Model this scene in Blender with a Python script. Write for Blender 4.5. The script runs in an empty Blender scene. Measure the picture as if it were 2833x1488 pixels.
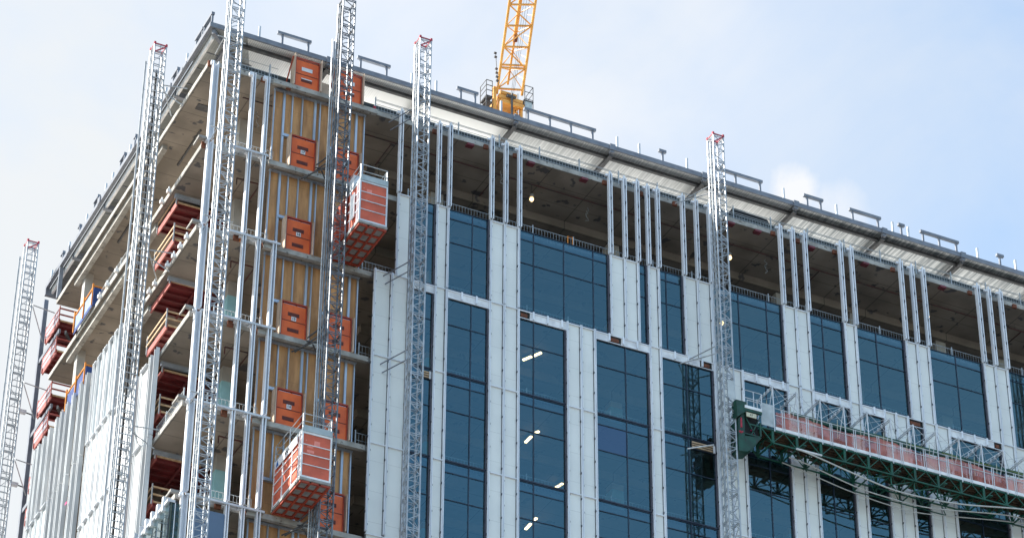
import bpy, math, random
from mathutils import Vector, Matrix
random.seed(7)
sc = bpy.context.scene
COL = sc.collection

# ------------------------------------------------------------------ camera, light, exposure
SUN = Vector((-1.0, 0.42, 1.0)).normalized()          # direction TOWARDS the sun
cam_d = bpy.data.cameras.new("camera")
cam = bpy.data.objects.new("camera", cam_d)
COL.objects.link(cam)
sc.camera = cam
R_ = Vector((0.88962, -0.45666, -0.00657)); U_ = Vector((-0.23733, -0.47454, 0.84764)); F_ = Vector((0.3902, 0.75251, 0.53054))
mw = Matrix.Identity(4)
for i in range(3):
    mw[i][0], mw[i][1], mw[i][2] = R_[i], U_[i], -F_[i]
mw[0][3], mw[1][3], mw[2][3] = -30.742, -94.0, 1.7
cam.matrix_world = mw
cam_d.sensor_width = 36.0
cam_d.sensor_fit = 'HORIZONTAL'
cam_d.lens = 7731.6 / 2833 * 36.0
cam_d.shift_x = -(1580.0 - 1416.5) / 2833
cam_d.shift_y = (1085.0 - 744.0) / 2833
cam_d.clip_start = 1.0
cam_d.clip_end = 6000

sd = bpy.data.lights.new("sun", 'SUN'); sd.energy = 4.2; sd.angle = math.radians(0.5); sd.color = (1.0, 0.95, 0.87)
so = bpy.data.objects.new("sun", sd); COL.objects.link(so)
so.rotation_euler = SUN.to_track_quat('Z', 'Y').to_euler()

SKY_STR, EXPO = 0.15, 1.35
w = bpy.data.worlds.new("World"); sc.world = w; w.use_nodes = True
wt = w.node_tree; wt.nodes.clear()
def wn(t, **k):
    n = wt.nodes.new(t)
    for a, b in k.items(): setattr(n, a, b)
    return n
def wl(a, b): wt.links.new(a, b)
def wmath(op, a, b=None, c=None, clamp=False):
    n = wn('ShaderNodeMath', operation=op, use_clamp=clamp)
    for i, v in enumerate((a, b, c)):
        if v is None: continue
        if isinstance(v, (int, float)): n.inputs[i].default_value = v
        else: wl(v, n.inputs[i])
    return n.outputs[0]
def wdot(vec, d):
    n = wn('ShaderNodeVectorMath', operation='DOT_PRODUCT'); wl(vec, n.inputs[0]); n.inputs[1].default_value = d
    return n.outputs['Value']
sky = wn('ShaderNodeTexSky', sky_type='NISHITA'); sky.sun_disc = False
sky.sun_elevation = math.asin(SUN.z); sky.sun_rotation = math.atan2(SUN.x, SUN.y)
sky.air_density = 1.0; sky.dust_density = 1.6; sky.ozone_density = 2.0
tc = wn('ShaderNodeTexCoord'); dirv = tc.outputs['Generated']
def wnoise(scale, detail, dist=0.0, rough=0.55):
    n = wn('ShaderNodeTexNoise'); wl(dirv, n.inputs['Vector'])
    n.inputs['Scale'].default_value = scale; n.inputs['Detail'].default_value = detail
    n.inputs['Roughness'].default_value = rough; n.inputs['Distortion'].default_value = dist
    return n.outputs['Fac']
# veil of thin cloud over the northern half of the sky, thinning to the east
front = wmath('MULTIPLY_ADD', wdot(dirv, (0.0, 1.0, 0.0)), 2.2, 0.15, clamp=True)
east = wmath('MULTIPLY_ADD', wdot(dirv, (0.89, -0.457, 0.0)), 1.9, 0.62, clamp=True)     # 0 west .. 1 east of the view
veil = wmath('SUBTRACT', 1.22, wmath('MULTIPLY', east, 0.72))
nz = wnoise(5.0, 7, 0.5); nz2 = wnoise(14.0, 8, 0.3)
veil = wmath('ADD', veil, wmath('MULTIPLY', wmath('SUBTRACT', nz, 0.5), 1.5))
veil = wmath('ADD', veil, wmath('MULTIPLY', wmath('SUBTRACT', nz2, 0.5), 0.25), None, True)
def puff(d, rad, amt):
    c = wdot(dirv, Vector(d).normalized())
    t = wmath('DIVIDE', wmath('SUBTRACT', 1.0, c), rad * rad / 2)       # 0 centre .. 1 edge
    body = wmath('ADD', wmath('SUBTRACT', 1.0, t), wmath('MULTIPLY', wmath('SUBTRACT', wnoise(38.0, 9, 0.3, 0.62), 0.5), 3.4))
    fade = wmath('SUBTRACT', 2.2, t, None, True)
    return wmath('MULTIPLY', wmath('MULTIPLY', wmath('MULTIPLY', body, 0.8, clamp=True), fade), amt)
pf = wmath('MAXIMUM', puff((0.4400, 0.6785, 0.5882), 0.011, 1.0), puff((0.456, 0.674, 0.580), 0.012, 0.6))
pf = wmath('MAXIMUM', pf, puff((0.5235, 0.622, 0.573), 0.014, 0.8))
glow = wmath('MULTIPLY', wmath('POWER', wmath('SUBTRACT', 1.0, wmath('DIVIDE', wmath('SUBTRACT', 1.0, wdot(dirv, Vector((0.335, 0.70, 0.632)).normalized())), 0.010), None, True), 1.3), wmath('MULTIPLY_ADD', wmath('SUBTRACT', nz2, 0.3), 1.6, 0.2, True))
pf = wmath('MAXIMUM', pf, glow)
cl = wmath('MULTIPLY', veil, front, clamp=True)
haze_e = wmath('MULTIPLY', wmath('MULTIPLY_ADD', wdot(dirv, (1.0, 0.0, 0.0)), 3.4, -1.05, clamp=True), wmath('MULTIPLY', wdot(dirv, (0.0, -1.0, 0.0)), 2.0, None, True))      # thin veil low in the east and south-east
south = wmath('MULTIPLY', wmath('SUBTRACT', wnoise(3.2, 5, 0.6), 0.42, clamp=True), 0.55)
cl = wmath('MAXIMUM', cl, wmath('ADD', wmath('MULTIPLY', haze_e, 0.30), south, clamp=True))
bg1 = wn('ShaderNodeBackground'); tint = wn('ShaderNodeVectorMath', operation='MULTIPLY'); wl(sky.outputs[0], tint.inputs[0]); tint.inputs[1].default_value = (1.0, 1.04, 0.95); wl(tint.outputs[0], bg1.inputs['Color']); bg1.inputs['Strength'].default_value = SKY_STR
bg2 = wn('ShaderNodeBackground'); bg2.inputs['Color'].default_value = (0.356, 0.362, 0.362, 1); bg2.inputs['Strength'].default_value = 1.0
mx = wn('ShaderNodeMixShader'); wl(wmath('MULTIPLY', cl, 0.93), mx.inputs[0]); wl(bg1.outputs[0], mx.inputs[1]); wl(bg2.outputs[0], mx.inputs[2])
bg3 = wn('ShaderNodeBackground'); bg3.inputs['Color'].default_value = (0.395, 0.395, 0.398, 1); bg3.inputs['Strength'].default_value = 1.0
mx2 = wn('ShaderNodeMixShader'); wl(wmath('MULTIPLY', pf, 0.85, clamp=True), mx2.inputs[0]); wl(mx.outputs[0], mx2.inputs[1]); wl(bg3.outputs[0], mx2.inputs[2])
wo = wn('ShaderNodeOutputWorld'); wl(mx2.outputs[0], wo.inputs['Surface'])

vs = sc.view_settings
vs.view_transform = 'Standard'; vs.look = 'None'; vs.gamma = 1.0; vs.use_curve_mapping = False; vs.exposure = EXPO

# ------------------------------------------------------------------ materials
def mat(name, c1, c2=None, scale=4.0, rough=0.6, metal=0.0, bump=0.0, stretch=(1, 1, 1), detail=6, spec=None, lo=0.38, hi=0.62, c3=None, c3thr=0.66, c3scale=14.0):
    m = bpy.data.materials.new(name); m.use_nodes = True
    nt = m.node_tree; b = nt.nodes['Principled BSDF']
    b.inputs['Roughness'].default_value = rough; b.inputs['Metallic'].default_value = metal
    if spec is not None: b.inputs['Specular IOR Level'].default_value = spec
    if c2 is None: c2 = tuple(x * 0.8 for x in c1)
    t = nt.nodes.new('ShaderNodeTexCoord'); mp = nt.nodes.new('ShaderNodeMapping'); mp.inputs['Scale'].default_value = stretch
    nt.links.new(t.outputs['Object'], mp.inputs['Vector'])
    n = nt.nodes.new('ShaderNodeTexNoise'); n.inputs['Scale'].default_value = scale; n.inputs['Detail'].default_value = detail
    nt.links.new(mp.outputs[0], n.inputs['Vector'])
    r = nt.nodes.new('ShaderNodeValToRGB'); r.color_ramp.elements[0].position = lo; r.color_ramp.elements[1].position = hi
    r.color_ramp.elements[0].color = (*c2, 1); r.color_ramp.elements[1].color = (*c1, 1)
    nt.links.new(n.outputs['Fac'], r.inputs[0])
    out = r.outputs[0]
    if c3:
        n3 = nt.nodes.new('ShaderNodeTexNoise'); n3.inputs['Scale'].default_value = c3scale; n3.inputs['Detail'].default_value = 3
        nt.links.new(t.outputs['Object'], n3.inputs['Vector'])
        r3 = nt.nodes.new('ShaderNodeValToRGB'); r3.color_ramp.elements[0].position = c3thr; r3.color_ramp.elements[1].position = c3thr + 0.04
        nt.links.new(n3.outputs['Fac'], r3.inputs[0])
        mm = nt.nodes.new('ShaderNodeMix'); mm.data_type = 'RGBA'
        nt.links.new(r3.outputs[0], mm.inputs['Factor']); nt.links.new(out, mm.inputs['A']); mm.inputs['B'].default_value = (*c3, 1)
        out = mm.outputs['Result']
    nt.links.new(out, b.inputs['Base Color'])
    m['out'] = 1
    if bump:
        bp = nt.nodes.new('ShaderNodeBump'); bp.inputs['Strength'].default_value = bump; bp.inputs['Distance'].default_value = 0.03
        nt.links.new(n.outputs['Fac'], bp.inputs['Height']); nt.links.new(bp.outputs[0], b.inputs['Normal'])
    return m

def add_lines(m, axis_vec, period, width, factor, second=None):
    """darken thin repeating seams measured along world/object axis"""
    nt = m.node_tree; b = nt.nodes['Principled BSDF']
    src = b.inputs['Base Color'].links[0].from_socket
    t = nt.nodes.new('ShaderNodeTexCoord')
    d = nt.nodes.new('ShaderNodeVectorMath'); d.operation = 'DOT_PRODUCT'; d.inputs[1].default_value = axis_vec
    nt.links.new(t.outputs['Object'], d.inputs[0])
    def mth(op, a, b2):
        n = nt.nodes.new('ShaderNodeMath'); n.operation = op
        if isinstance(a, float): n.inputs[0].default_value = a
        else: nt.links.new(a, n.inputs[0])
        n.inputs[1].default_value = b2
        return n.outputs[0]
    x = mth('DIVIDE', d.outputs['Value'], period)
    fr = nt.nodes.new('ShaderNodeMath'); fr.operation = 'FRACT'; nt.links.new(x, fr.inputs[0])
    lt = mth('LESS_THAN', fr.outputs[0], width / period)
    f = mth('MULTIPLY', lt, factor)
    mm = nt.nodes.new('ShaderNodeMix'); mm.data_type = 'RGBA'
    nt.links.new(f, mm.inputs['Factor']); nt.links.new(src, mm.inputs['A'])
    mm.inputs['B'].default_value = (*(second or (0.02, 0.02, 0.02)), 1)
    nt.links.new(mm.outputs['Result'], b.inputs['Base Color'])
    return m

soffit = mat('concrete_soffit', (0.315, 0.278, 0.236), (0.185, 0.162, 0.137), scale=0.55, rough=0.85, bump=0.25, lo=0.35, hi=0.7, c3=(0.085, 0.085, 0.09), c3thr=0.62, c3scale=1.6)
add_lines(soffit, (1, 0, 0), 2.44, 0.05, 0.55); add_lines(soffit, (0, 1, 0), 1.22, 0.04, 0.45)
floor_bounce_m = mat('floor_bounce_sheet', (0.60, 0.54, 0.46), (0.48, 0.43, 0.37), scale=0.9, rough=0.85)  # pale and warm to throw bounce light, not a floor finish
conc_edge = mat('concrete_edge', (0.42, 0.41, 0.38), (0.27, 0.26, 0.24), scale=2.0, rough=0.85, bump=0.3, c3=(0.14, 0.13, 0.12), c3thr=0.63, c3scale=5)
conc_col = mat('concrete_column', (0.46, 0.45, 0.42), (0.36, 0.35, 0.33), scale=1.2, rough=0.8, bump=0.15)
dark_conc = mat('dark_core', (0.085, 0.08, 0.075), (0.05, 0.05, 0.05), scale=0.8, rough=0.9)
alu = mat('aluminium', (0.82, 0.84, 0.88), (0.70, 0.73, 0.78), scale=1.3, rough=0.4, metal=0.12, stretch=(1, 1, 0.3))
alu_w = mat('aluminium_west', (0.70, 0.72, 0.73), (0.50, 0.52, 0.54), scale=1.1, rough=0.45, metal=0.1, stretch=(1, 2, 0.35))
alu_trim = mat('aluminium_trim', (0.62, 0.65, 0.69), (0.50, 0.53, 0.57), scale=2.0, rough=0.45, metal=0.1)
white_panel = mat('white_cladding', (0.78, 0.79, 0.76), (0.70, 0.715, 0.695), scale=0.7, rough=0.55, lo=0.3, hi=0.7)
add_lines(white_panel, (0, 0, 1), 1.47, 0.02, 0.22); 
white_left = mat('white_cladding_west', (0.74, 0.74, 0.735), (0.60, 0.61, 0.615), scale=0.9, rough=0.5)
white_paint = mat('white_paint', (0.82, 0.83, 0.84), (0.62, 0.63, 0.65), scale=2.5, rough=0.5)
navy = mat('dark_mullion', (0.02, 0.035, 0.06), (0.012, 0.02, 0.04), rough=0.35)
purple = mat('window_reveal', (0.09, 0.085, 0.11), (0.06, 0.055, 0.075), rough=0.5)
clip_shade_m = mat('clip_and_groove_shade', (0.12, 0.13, 0.155), (0.06, 0.065, 0.08), rough=0.5, metal=0.4)  # clip colour, also used as painted shade in the stud grooves
steel = mat('grey_steel_paint', (0.20, 0.22, 0.26), (0.155, 0.17, 0.205), scale=2.2, rough=0.5)
blue_steel = mat('blue_grey_steel', (0.34, 0.38, 0.44), (0.26, 0.30, 0.35), scale=2, rough=0.5)
steel_dk = mat('dark_steel', (0.085, 0.088, 0.092), (0.05, 0.05, 0.055), scale=3, rough=0.6)
galv = mat('galvanised_stud', (0.50, 0.58, 0.68), (0.38, 0.45, 0.54), scale=1.7, rough=0.35, metal=0.45, stretch=(1, 1, 0.4))
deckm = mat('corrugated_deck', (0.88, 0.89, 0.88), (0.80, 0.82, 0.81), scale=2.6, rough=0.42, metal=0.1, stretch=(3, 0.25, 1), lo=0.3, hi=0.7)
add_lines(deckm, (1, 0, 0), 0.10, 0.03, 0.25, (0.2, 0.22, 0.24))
deck_mid = mat('corrugated_deck_mid', (0.64, 0.655, 0.65), (0.42, 0.44, 0.44), scale=3.0, rough=0.4, stretch=(3.5, 0.15, 1), lo=0.36, hi=0.64)  # halfway tone, reflection streaks begin in the colour here
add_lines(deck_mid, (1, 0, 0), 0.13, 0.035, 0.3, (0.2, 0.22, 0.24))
deck_corner_shade = mat('corrugated_deck_corner_shade', (0.36, 0.38, 0.38), (0.27, 0.29, 0.29), scale=2.4, rough=0.5)  # greyer copy of the deck, shade at the corner painted in
add_lines(deck_corner_shade, (1, 0, 0), 0.13, 0.035, 0.3, (0.12, 0.14, 0.15))
deck_east = mat('corrugated_deck_reflection_streaks', (0.56, 0.58, 0.58), (0.17, 0.195, 0.205), scale=3.2, rough=0.35, metal=0.3, stretch=(4, 0.12, 1), lo=0.40, hi=0.62)  # dark streaks painted in for mirror-like reflections on the metal
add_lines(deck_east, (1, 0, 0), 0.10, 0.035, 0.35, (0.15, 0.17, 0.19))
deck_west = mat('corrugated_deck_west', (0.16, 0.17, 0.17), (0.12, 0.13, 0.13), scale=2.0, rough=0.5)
mast_s = mat('mast_galvanised', (0.46, 0.48, 0.50), (0.30, 0.33, 0.36), scale=3.5, rough=0.38, metal=0.3)
mast_d = mat('mast_dark', (0.20, 0.215, 0.235), (0.10, 0.11, 0.12), scale=3.5, rough=0.4, metal=0.45)
redm = mat('red_safety_paint', (0.42, 0.025, 0.055), (0.32, 0.02, 0.04), rough=0.6)
ply = mat('plywood', (0.64, 0.335, 0.14), (0.34, 0.165, 0.07), scale=1.6, rough=0.75, stretch=(2.6, 1, 0.45), lo=0.3, hi=0.7, c3=(0.22, 0.12, 0.06), c3thr=0.70, c3scale=9)
add_lines(ply, (0, 0, 1), 2.03, 0.012, 0.5, (0.12, 0.07, 0.03))
ply_pale = mat('plywood_pale', (0.58, 0.46, 0.36), (0.42, 0.31, 0.23), scale=2.2, rough=0.75, stretch=(1, 1, 0.3), c3=(0.2, 0.12, 0.07), c3thr=0.72, c3scale=12)
lumber = mat('lumber', (0.56, 0.40, 0.25), (0.42, 0.28, 0.16), scale=5, rough=0.8, stretch=(1, 0.2, 1))
orange = mat('orange_gate', (0.76, 0.14, 0.026), (0.62, 0.10, 0.02), scale=1.6, rough=0.5, c3=(0.42, 0.07, 0.03), c3thr=0.74, c3scale=8)
orange_lt = mat('orange_mesh', (0.66, 0.13, 0.065), (0.50, 0.10, 0.05), scale=1.5, rough=0.6, c3=(0.72, 0.32, 0.24), c3thr=0.70, c3scale=7)
add_lines(orange_lt, (0, 0, 1), 0.05, 0.018, 0.35, (0.25, 0.04, 0.03))
orange_dk = mat('orange_underframe', (0.42, 0.06, 0.025), (0.28, 0.036, 0.016), scale=3, rough=0.55)
brownvent = mat('brown_louvre', (0.13, 0.03, 0.02), (0.09, 0.02, 0.015), rough=0.7)
grey_pl = mat('grey_board', (0.32, 0.31, 0.29), (0.22, 0.21, 0.20), scale=4, rough=0.7)
maroon = mat('maroon_steel', (0.17, 0.024, 0.026), (0.11, 0.016, 0.018), scale=1.6, rough=0.55, c3=(0.12, 0.02, 0.02), c3thr=0.68, c3scale=5)
pinkred = mat('faded_red_steel', (0.40, 0.115, 0.10), (0.30, 0.07, 0.06), scale=2, rough=0.6)
green = mat('green_steel', (0.004, 0.085, 0.05), (0.004, 0.05, 0.03), scale=2.2, rough=0.45, c3=(0.03, 0.05, 0.035), c3thr=0.72, c3scale=8)
green_dk = mat('green_drive_steel', (0.004, 0.065, 0.04), (0.003, 0.035, 0.022), scale=2.5, rough=0.5, c3=(0.02, 0.03, 0.025), c3thr=0.62, c3scale=5)
deckwood = mat('platform_decking', (0.10, 0.062, 0.035), (0.03, 0.021, 0.014), scale=3.0, rough=0.85, stretch=(1, 3, 1), lo=0.42, hi=0.58, c3=(0.2, 0.085, 0.03), c3thr=0.66, c3scale=4)
yellow = mat('crane_yellow', (0.74, 0.36, 0.075), (0.60, 0.27, 0.05), scale=2, rough=0.45)
stripe = mat('yellow_stripe', (0.22, 0.25, 0.04), (0.16, 0.2, 0.03), rough=0.5)
prop_m = mat('pale_prop', (0.50, 0.50, 0.38), (0.4, 0.4, 0.3), rough=0.6)
bluem = mat('blue_tarpaulin', (0.02, 0.06, 0.22), (0.015, 0.04, 0.15), scale=3, rough=0.5)
blue_pale = mat('pale_blue_mesh', (0.24, 0.33, 0.50), (0.15, 0.22, 0.40), scale=4, rough=0.6)
orail = mat('orange_rail', (0.72, 0.26, 0.03), (0.6, 0.2, 0.02), rough=0.5)
cyan_wrap = mat('cyan_column_wrap', (0.34, 0.60, 0.66), (0.28, 0.52, 0.58), scale=2.5, rough=0.4)
rust = mat('rust_bracket', (0.20, 0.065, 0.03), (0.12, 0.04, 0.02), scale=6, rough=0.8)
pinkplate = mat('red_embed_plate', (0.17, 0.035, 0.05), (0.12, 0.025, 0.035), rough=0.7)
black = mat('black_tarpaulin', (0.012, 0.013, 0.016), (0.02, 0.021, 0.024), rough=0.8, bump=0.3)
wirem = mat('galvanised_wire', (0.42, 0.45, 0.47), (0.3, 0.33, 0.35), rough=0.5, metal=0.3)
pipem = mat('sprinkler_pipe', (0.04, 0.03, 0.03), (0.09, 0.025, 0.025), scale=1.5, rough=0.5)
hosem = mat('pale_hose', (0.55, 0.55, 0.52), (0.45, 0.45, 0.43), scale=2, rough=0.5)
upstand_m = mat('upstand', (0.05, 0.06, 0.062), (0.03, 0.036, 0.038), scale=2, rough=0.7)
roof_bounce_m = mat('roof_bounce_sheet', (0.80, 0.79, 0.77), (0.72, 0.71, 0.69), scale=0.6, rough=0.8)  # near-white bounce surface, brightens the deck underside
groundm = mat('ground_paving', (0.15, 0.148, 0.145), (0.10, 0.10, 0.098), scale=0.08, rough=0.9)
pink = mat('fluorescent_tape', (0.85, 0.05, 0.25), (0.7, 0.04, 0.2), rough=0.6)
paper = mat('sign_white', (0.72, 0.72, 0.74), (0.66, 0.66, 0.68), rough=0.6)
ink = mat('sign_ink', (0.02, 0.02, 0.025), (0.015, 0.015, 0.02), rough=0.7)
logo_blue = mat('logo_blue', (0.02, 0.13, 0.40), (0.02, 0.11, 0.35), rough=0.5)
pale_patch = mat('faded_patch', (0.78, 0.26, 0.20), (0.72, 0.22, 0.17), rough=0.6)
flash = mat('grey_sheet', (0.40, 0.46, 0.48), (0.30, 0.36, 0.38), scale=2.5, rough=0.5)

def emis(name, c, s):
    m = bpy.data.materials.new(name); m.use_nodes = True
    b = m.node_tree.nodes['Principled BSDF']; b.inputs['Base Color'].default_value = (*c, 1)
    b.inputs['Emission Color'].default_value = (*c, 1); b.inputs['Emission Strength'].default_value = s
    return m
bulbm = emis('lit_bulb', (1.0, 0.70, 0.34), 1.6)
tubem = emis('lit_tube', (1.0, 0.72, 0.36), 3.0)

def glassmat(name, tint, trans, fac, wob=0.0):
    m = bpy.data.materials.new(name); m.use_nodes = True
    nt = m.node_tree; nt.nodes.clear()
    o = nt.nodes.new('ShaderNodeOutputMaterial')
    g = nt.nodes.new('ShaderNodeBsdfGlossy'); g.inputs['Color'].default_value = (*tint, 1); g.inputs['Roughness'].default_value = 0.0
    t = nt.nodes.new('ShaderNodeBsdfTransparent'); t.inputs['Color'].default_value = (*trans, 1)
    mxx = nt.nodes.new('ShaderNodeMixShader'); lw = nt.nodes.new('ShaderNodeLayerWeight'); lw.inputs['Blend'].default_value = fac
    mr = nt.nodes.new('ShaderNodeMath'); mr.operation = 'MULTIPLY_ADD'; mr.inputs[1].default_value = 0.55; mr.inputs[2].default_value = fac
    nt.links.new(lw.outputs['Fresnel'], mr.inputs[0]); nt.links.new(mr.outputs[0], mxx.inputs[0])
    nt.links.new(t.outputs[0], mxx.inputs[1]); nt.links.new(g.outputs[0], mxx.inputs[2])
    if wob:
        tcx = nt.nodes.new('ShaderNodeTexCoord'); n = nt.nodes.new('ShaderNodeTexNoise'); n.inputs['Scale'].default_value = 0.9; n.inputs['Detail'].default_value = 1
        nt.links.new(tcx.outputs['Object'], n.inputs['Vector'])
        bp = nt.nodes.new('ShaderNodeBump'); bp.inputs['Strength'].default_value = wob; bp.inputs['Distance'].default_value = 0.02
        nt.links.new(n.outputs['Fac'], bp.inputs['Height']); nt.links.new(bp.outputs[0], g.inputs['Normal'])
    nt.links.new(mxx.outputs[0], o.inputs['Surface'])
    return m
glass = glassmat('coated_glass', (0.25, 0.49, 0.57), (0.74, 0.84, 0.85), 0.27, 0.035)
glass_sp = glassmat('spandrel_glass', (0.235, 0.46, 0.56), (0.32, 0.42, 0.46), 0.30, 0.035)
glass_vi = glassmat('violet_film_glass', (0.25, 0.39, 0.54), (0.28, 0.32, 0.42), 0.32, 0.035)
glass_w = glassmat('pale_glass', (0.80, 0.93, 0.93), (0.45, 0.6, 0.6), 0.40, 0.03)
glass_g = glassmat('dark_green_glass', (0.30, 0.42, 0.40), (0.12, 0.2, 0.18), 0.22, 0.03)

def veilmat(name, c, a):
    m = bpy.data.materials.new(name); m.use_nodes = True
    nt = m.node_tree; b = nt.nodes['Principled BSDF']; b.inputs['Base Color'].default_value = (*c, 1); b.inputs['Roughness'].default_value = 0.7
    tcx = nt.nodes.new('ShaderNodeTexCoord'); n = nt.nodes.new('ShaderNodeTexNoise'); n.inputs['Scale'].default_value = 1.3; n.inputs['Detail'].default_value = 4
    nt.links.new(tcx.outputs['Object'], n.inputs['Vector'])
    r = nt.nodes.new('ShaderNodeMapRange'); r.inputs['From Min'].default_value = 0.35; r.inputs['From Max'].default_value = 0.65
    r.inputs['To Min'].default_value = a * 0.72; r.inputs['To Max'].default_value = min(1.0, a * 1.35)
    nt.links.new(n.outputs['Fac'], r.inputs['Value']); nt.links.new(r.outputs[0], b.inputs['Alpha'])
    return m
netm = veilmat('orange_netting', (0.66, 0.22, 0.18), 0.50)
sheetm = veilmat('clear_sheet', (0.55, 0.60, 0.62), 0.66)
meshm = veilmat('pink_mesh', (0.60, 0.50, 0.56), 0.5)

# ------------------------------------------------------------------ mesh helpers
class MB:
    def __init__(s): s.v = []; s.f = []
    def add(s, vs, fs):
        n = len(s.v); s.v += [tuple(v) for v in vs]; s.f += [tuple(i + n for i in f) for f in fs]; return s
    def box(s, x0, x1, y0, y1, z0, z1):
        if x0 > x1: x0, x1 = x1, x0
        if y0 > y1: y0, y1 = y1, y0
        if z0 > z1: z0, z1 = z1, z0
        return s.add([(x0,y0,z0),(x1,y0,z0),(x1,y1,z0),(x0,y1,z0),(x0,y0,z1),(x1,y0,z1),(x1,y1,z1),(x0,y1,z1)],
                     [(0,3,2,1),(4,5,6,7),(0,1,5,4),(1,2,6,5),(2,3,7,6),(3,0,4,7)])
    def bar(s, p, q, w_, h_=None):
        h_ = h_ or w_
        p, q = Vector(p), Vector(q); d = q - p
        if d.length < 1e-6: return s
        d.normalize(); up = Vector((0, 0, 1)) if abs(d.z) < 0.95 else Vector((0, 1, 0))
        a = d.cross(up).normalized(); b = a.cross(d).normalized()
        vs = []
        for c in (p, q):
            for i, j in ((-1,-1),(1,-1),(1,1),(-1,1)): vs.append(c + a * (i * w_ / 2) + b * (j * h_ / 2))
        return s.add(vs, [(0,3,2,1),(4,5,6,7),(0,1,5,4),(1,2,6,5),(2,3,7,6),(3,0,4,7)])
    def tube(s, pts, r, n=6):
        pts = [Vector(p) for p in pts]; rings = []
        for i, p in enumerate(pts):
            d = (pts[min(i + 1, len(pts) - 1)] - pts[max(i - 1, 0)]).normalized()
            up = Vector((0, 0, 1)) if abs(d.z) < 0.9 else Vector((0, 1, 0))
            a = d.cross(up).normalized(); b = a.cross(d).normalized()
            rings.append([p + a * (r * math.cos(2*math.pi*k/n)) + b * (r * math.sin(2*math.pi*k/n)) for k in range(n)])
        vs = [v for rg in rings for v in rg]; fs = []
        for i in range(len(pts) - 1):
            for k in range(n): fs.append((i*n+k, i*n+(k+1) % n, (i+1)*n+(k+1) % n, (i+1)*n+k))
        fs.append(tuple(reversed(range(n)))); fs.append(tuple(range((len(pts)-1)*n, len(pts)*n)))
        return s.add(vs, fs)
    def prism_y(s, poly, y0, y1):           # poly in (x, z)
        n = len(poly); vs = [(x, y0, z) for x, z in poly] + [(x, y1, z) for x, z in poly]
        fs = [tuple(range(n)), tuple(reversed(range(n, 2*n)))] + [(i, (i+n), (i+1) % n + n, (i+1) % n) for i in range(n)]
        return s.add(vs, fs)
    def prism_z(s, poly, z0, z1):           # poly in (x, y), counter-clockwise
        n = len(poly); vs = [(x, y, z0) for x, y in poly] + [(x, y, z1) for x, y in poly]
        return s.add(vs, [tuple(reversed(range(n))), tuple(range(n, 2*n))] + [(i, (i+1) % n, (i+1) % n + n, i+n) for i in range(n)])
    def quad(s, a, b, c, d): return s.add([a, b, c, d], [(0, 1, 2, 3)])
    def merge(s, other):
        s.m2 = len(s.f); s.add(other.v, other.f); return s
    def build(s, name, m, parent=None, m2=None):
        me = bpy.data.meshes.new(name)
        off = Vector((0, 0, 0))
        if parent is not None: off = origin(parent)
        me.from_pydata([tuple(Vector(v) - off) for v in s.v], [], s.f); me.materials.append(m)
        if m2 is not None:
            me.materials.append(m2)
            for p in me.polygons:
                if p.index >= s.m2: p.material_index = 1
        me.update()
        o = bpy.data.objects.new(name, me); COL.objects.link(o)
        if parent is not None: o.parent = parent
        return o
def origin(o):
    p = Vector((0, 0, 0))
    while o is not None: p = p + o.location; o = o.parent
    return p
def tag(o, label=None, cat=None, group=None, kind=None):
    if label: o['label'] = label
    if cat: o['category'] = cat
    if group: o['group'] = group
    if kind: o['kind'] = kind
    return o
def thing(name, loc, label, cat, group=None):
    o = bpy.data.objects.new(name, None); COL.objects.link(o); o.location = loc
    o.empty_display_size = 0.3
    return tag(o, label, cat, group)
def solo(name, mb, m, label, cat, group=None, loc=None):
    o = mb.build(name, m)
    if loc is not None:
        for v in o.data.vertices: v.co -= Vector(loc)
        o.location = loc
    return tag(o, label, cat, group)
def copy_tree(o, parent=None):
    c = o.copy(); COL.objects.link(c)
    if parent is not None: c.parent = parent
    for ch in list(o.children): copy_tree(ch, c)
    return c
def text_mesh(txt, size, depth, bold=False):
    cu = bpy.data.curves.new('lettering', 'FONT'); cu.body = txt; cu.size = size; cu.extrude = depth; cu.align_x = 'CENTER'; cu.align_y = 'CENTER'
    if bold: cu.offset = size * 0.02
    ob = bpy.data.objects.new('lettering', cu); COL.objects.link(ob)
    dg = bpy.context.evaluated_depsgraph_get(); dg.update()
    me = bpy.data.meshes.new_from_object(ob.evaluated_get(dg))
    bpy.data.objects.remove(ob); bpy.data.curves.remove(cu)
    return me
def text_obj(name, txt, size, m, parent, loc, rot, bold=False):
    me = text_mesh(txt, size, 0.004, bold); me.materials.clear(); me.materials.append(m)
    o = bpy.data.objects.new(name, me); COL.objects.link(o); o.parent = parent
    o.location = Vector(loc) - origin(parent); o.rotation_euler = rot
    return o

# ------------------------------------------------------------------ ground
tag(MB().box(-900, 1100, -900, 1100, -0.5, 0.0).build('ground', groundm), kind='structure')

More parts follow.
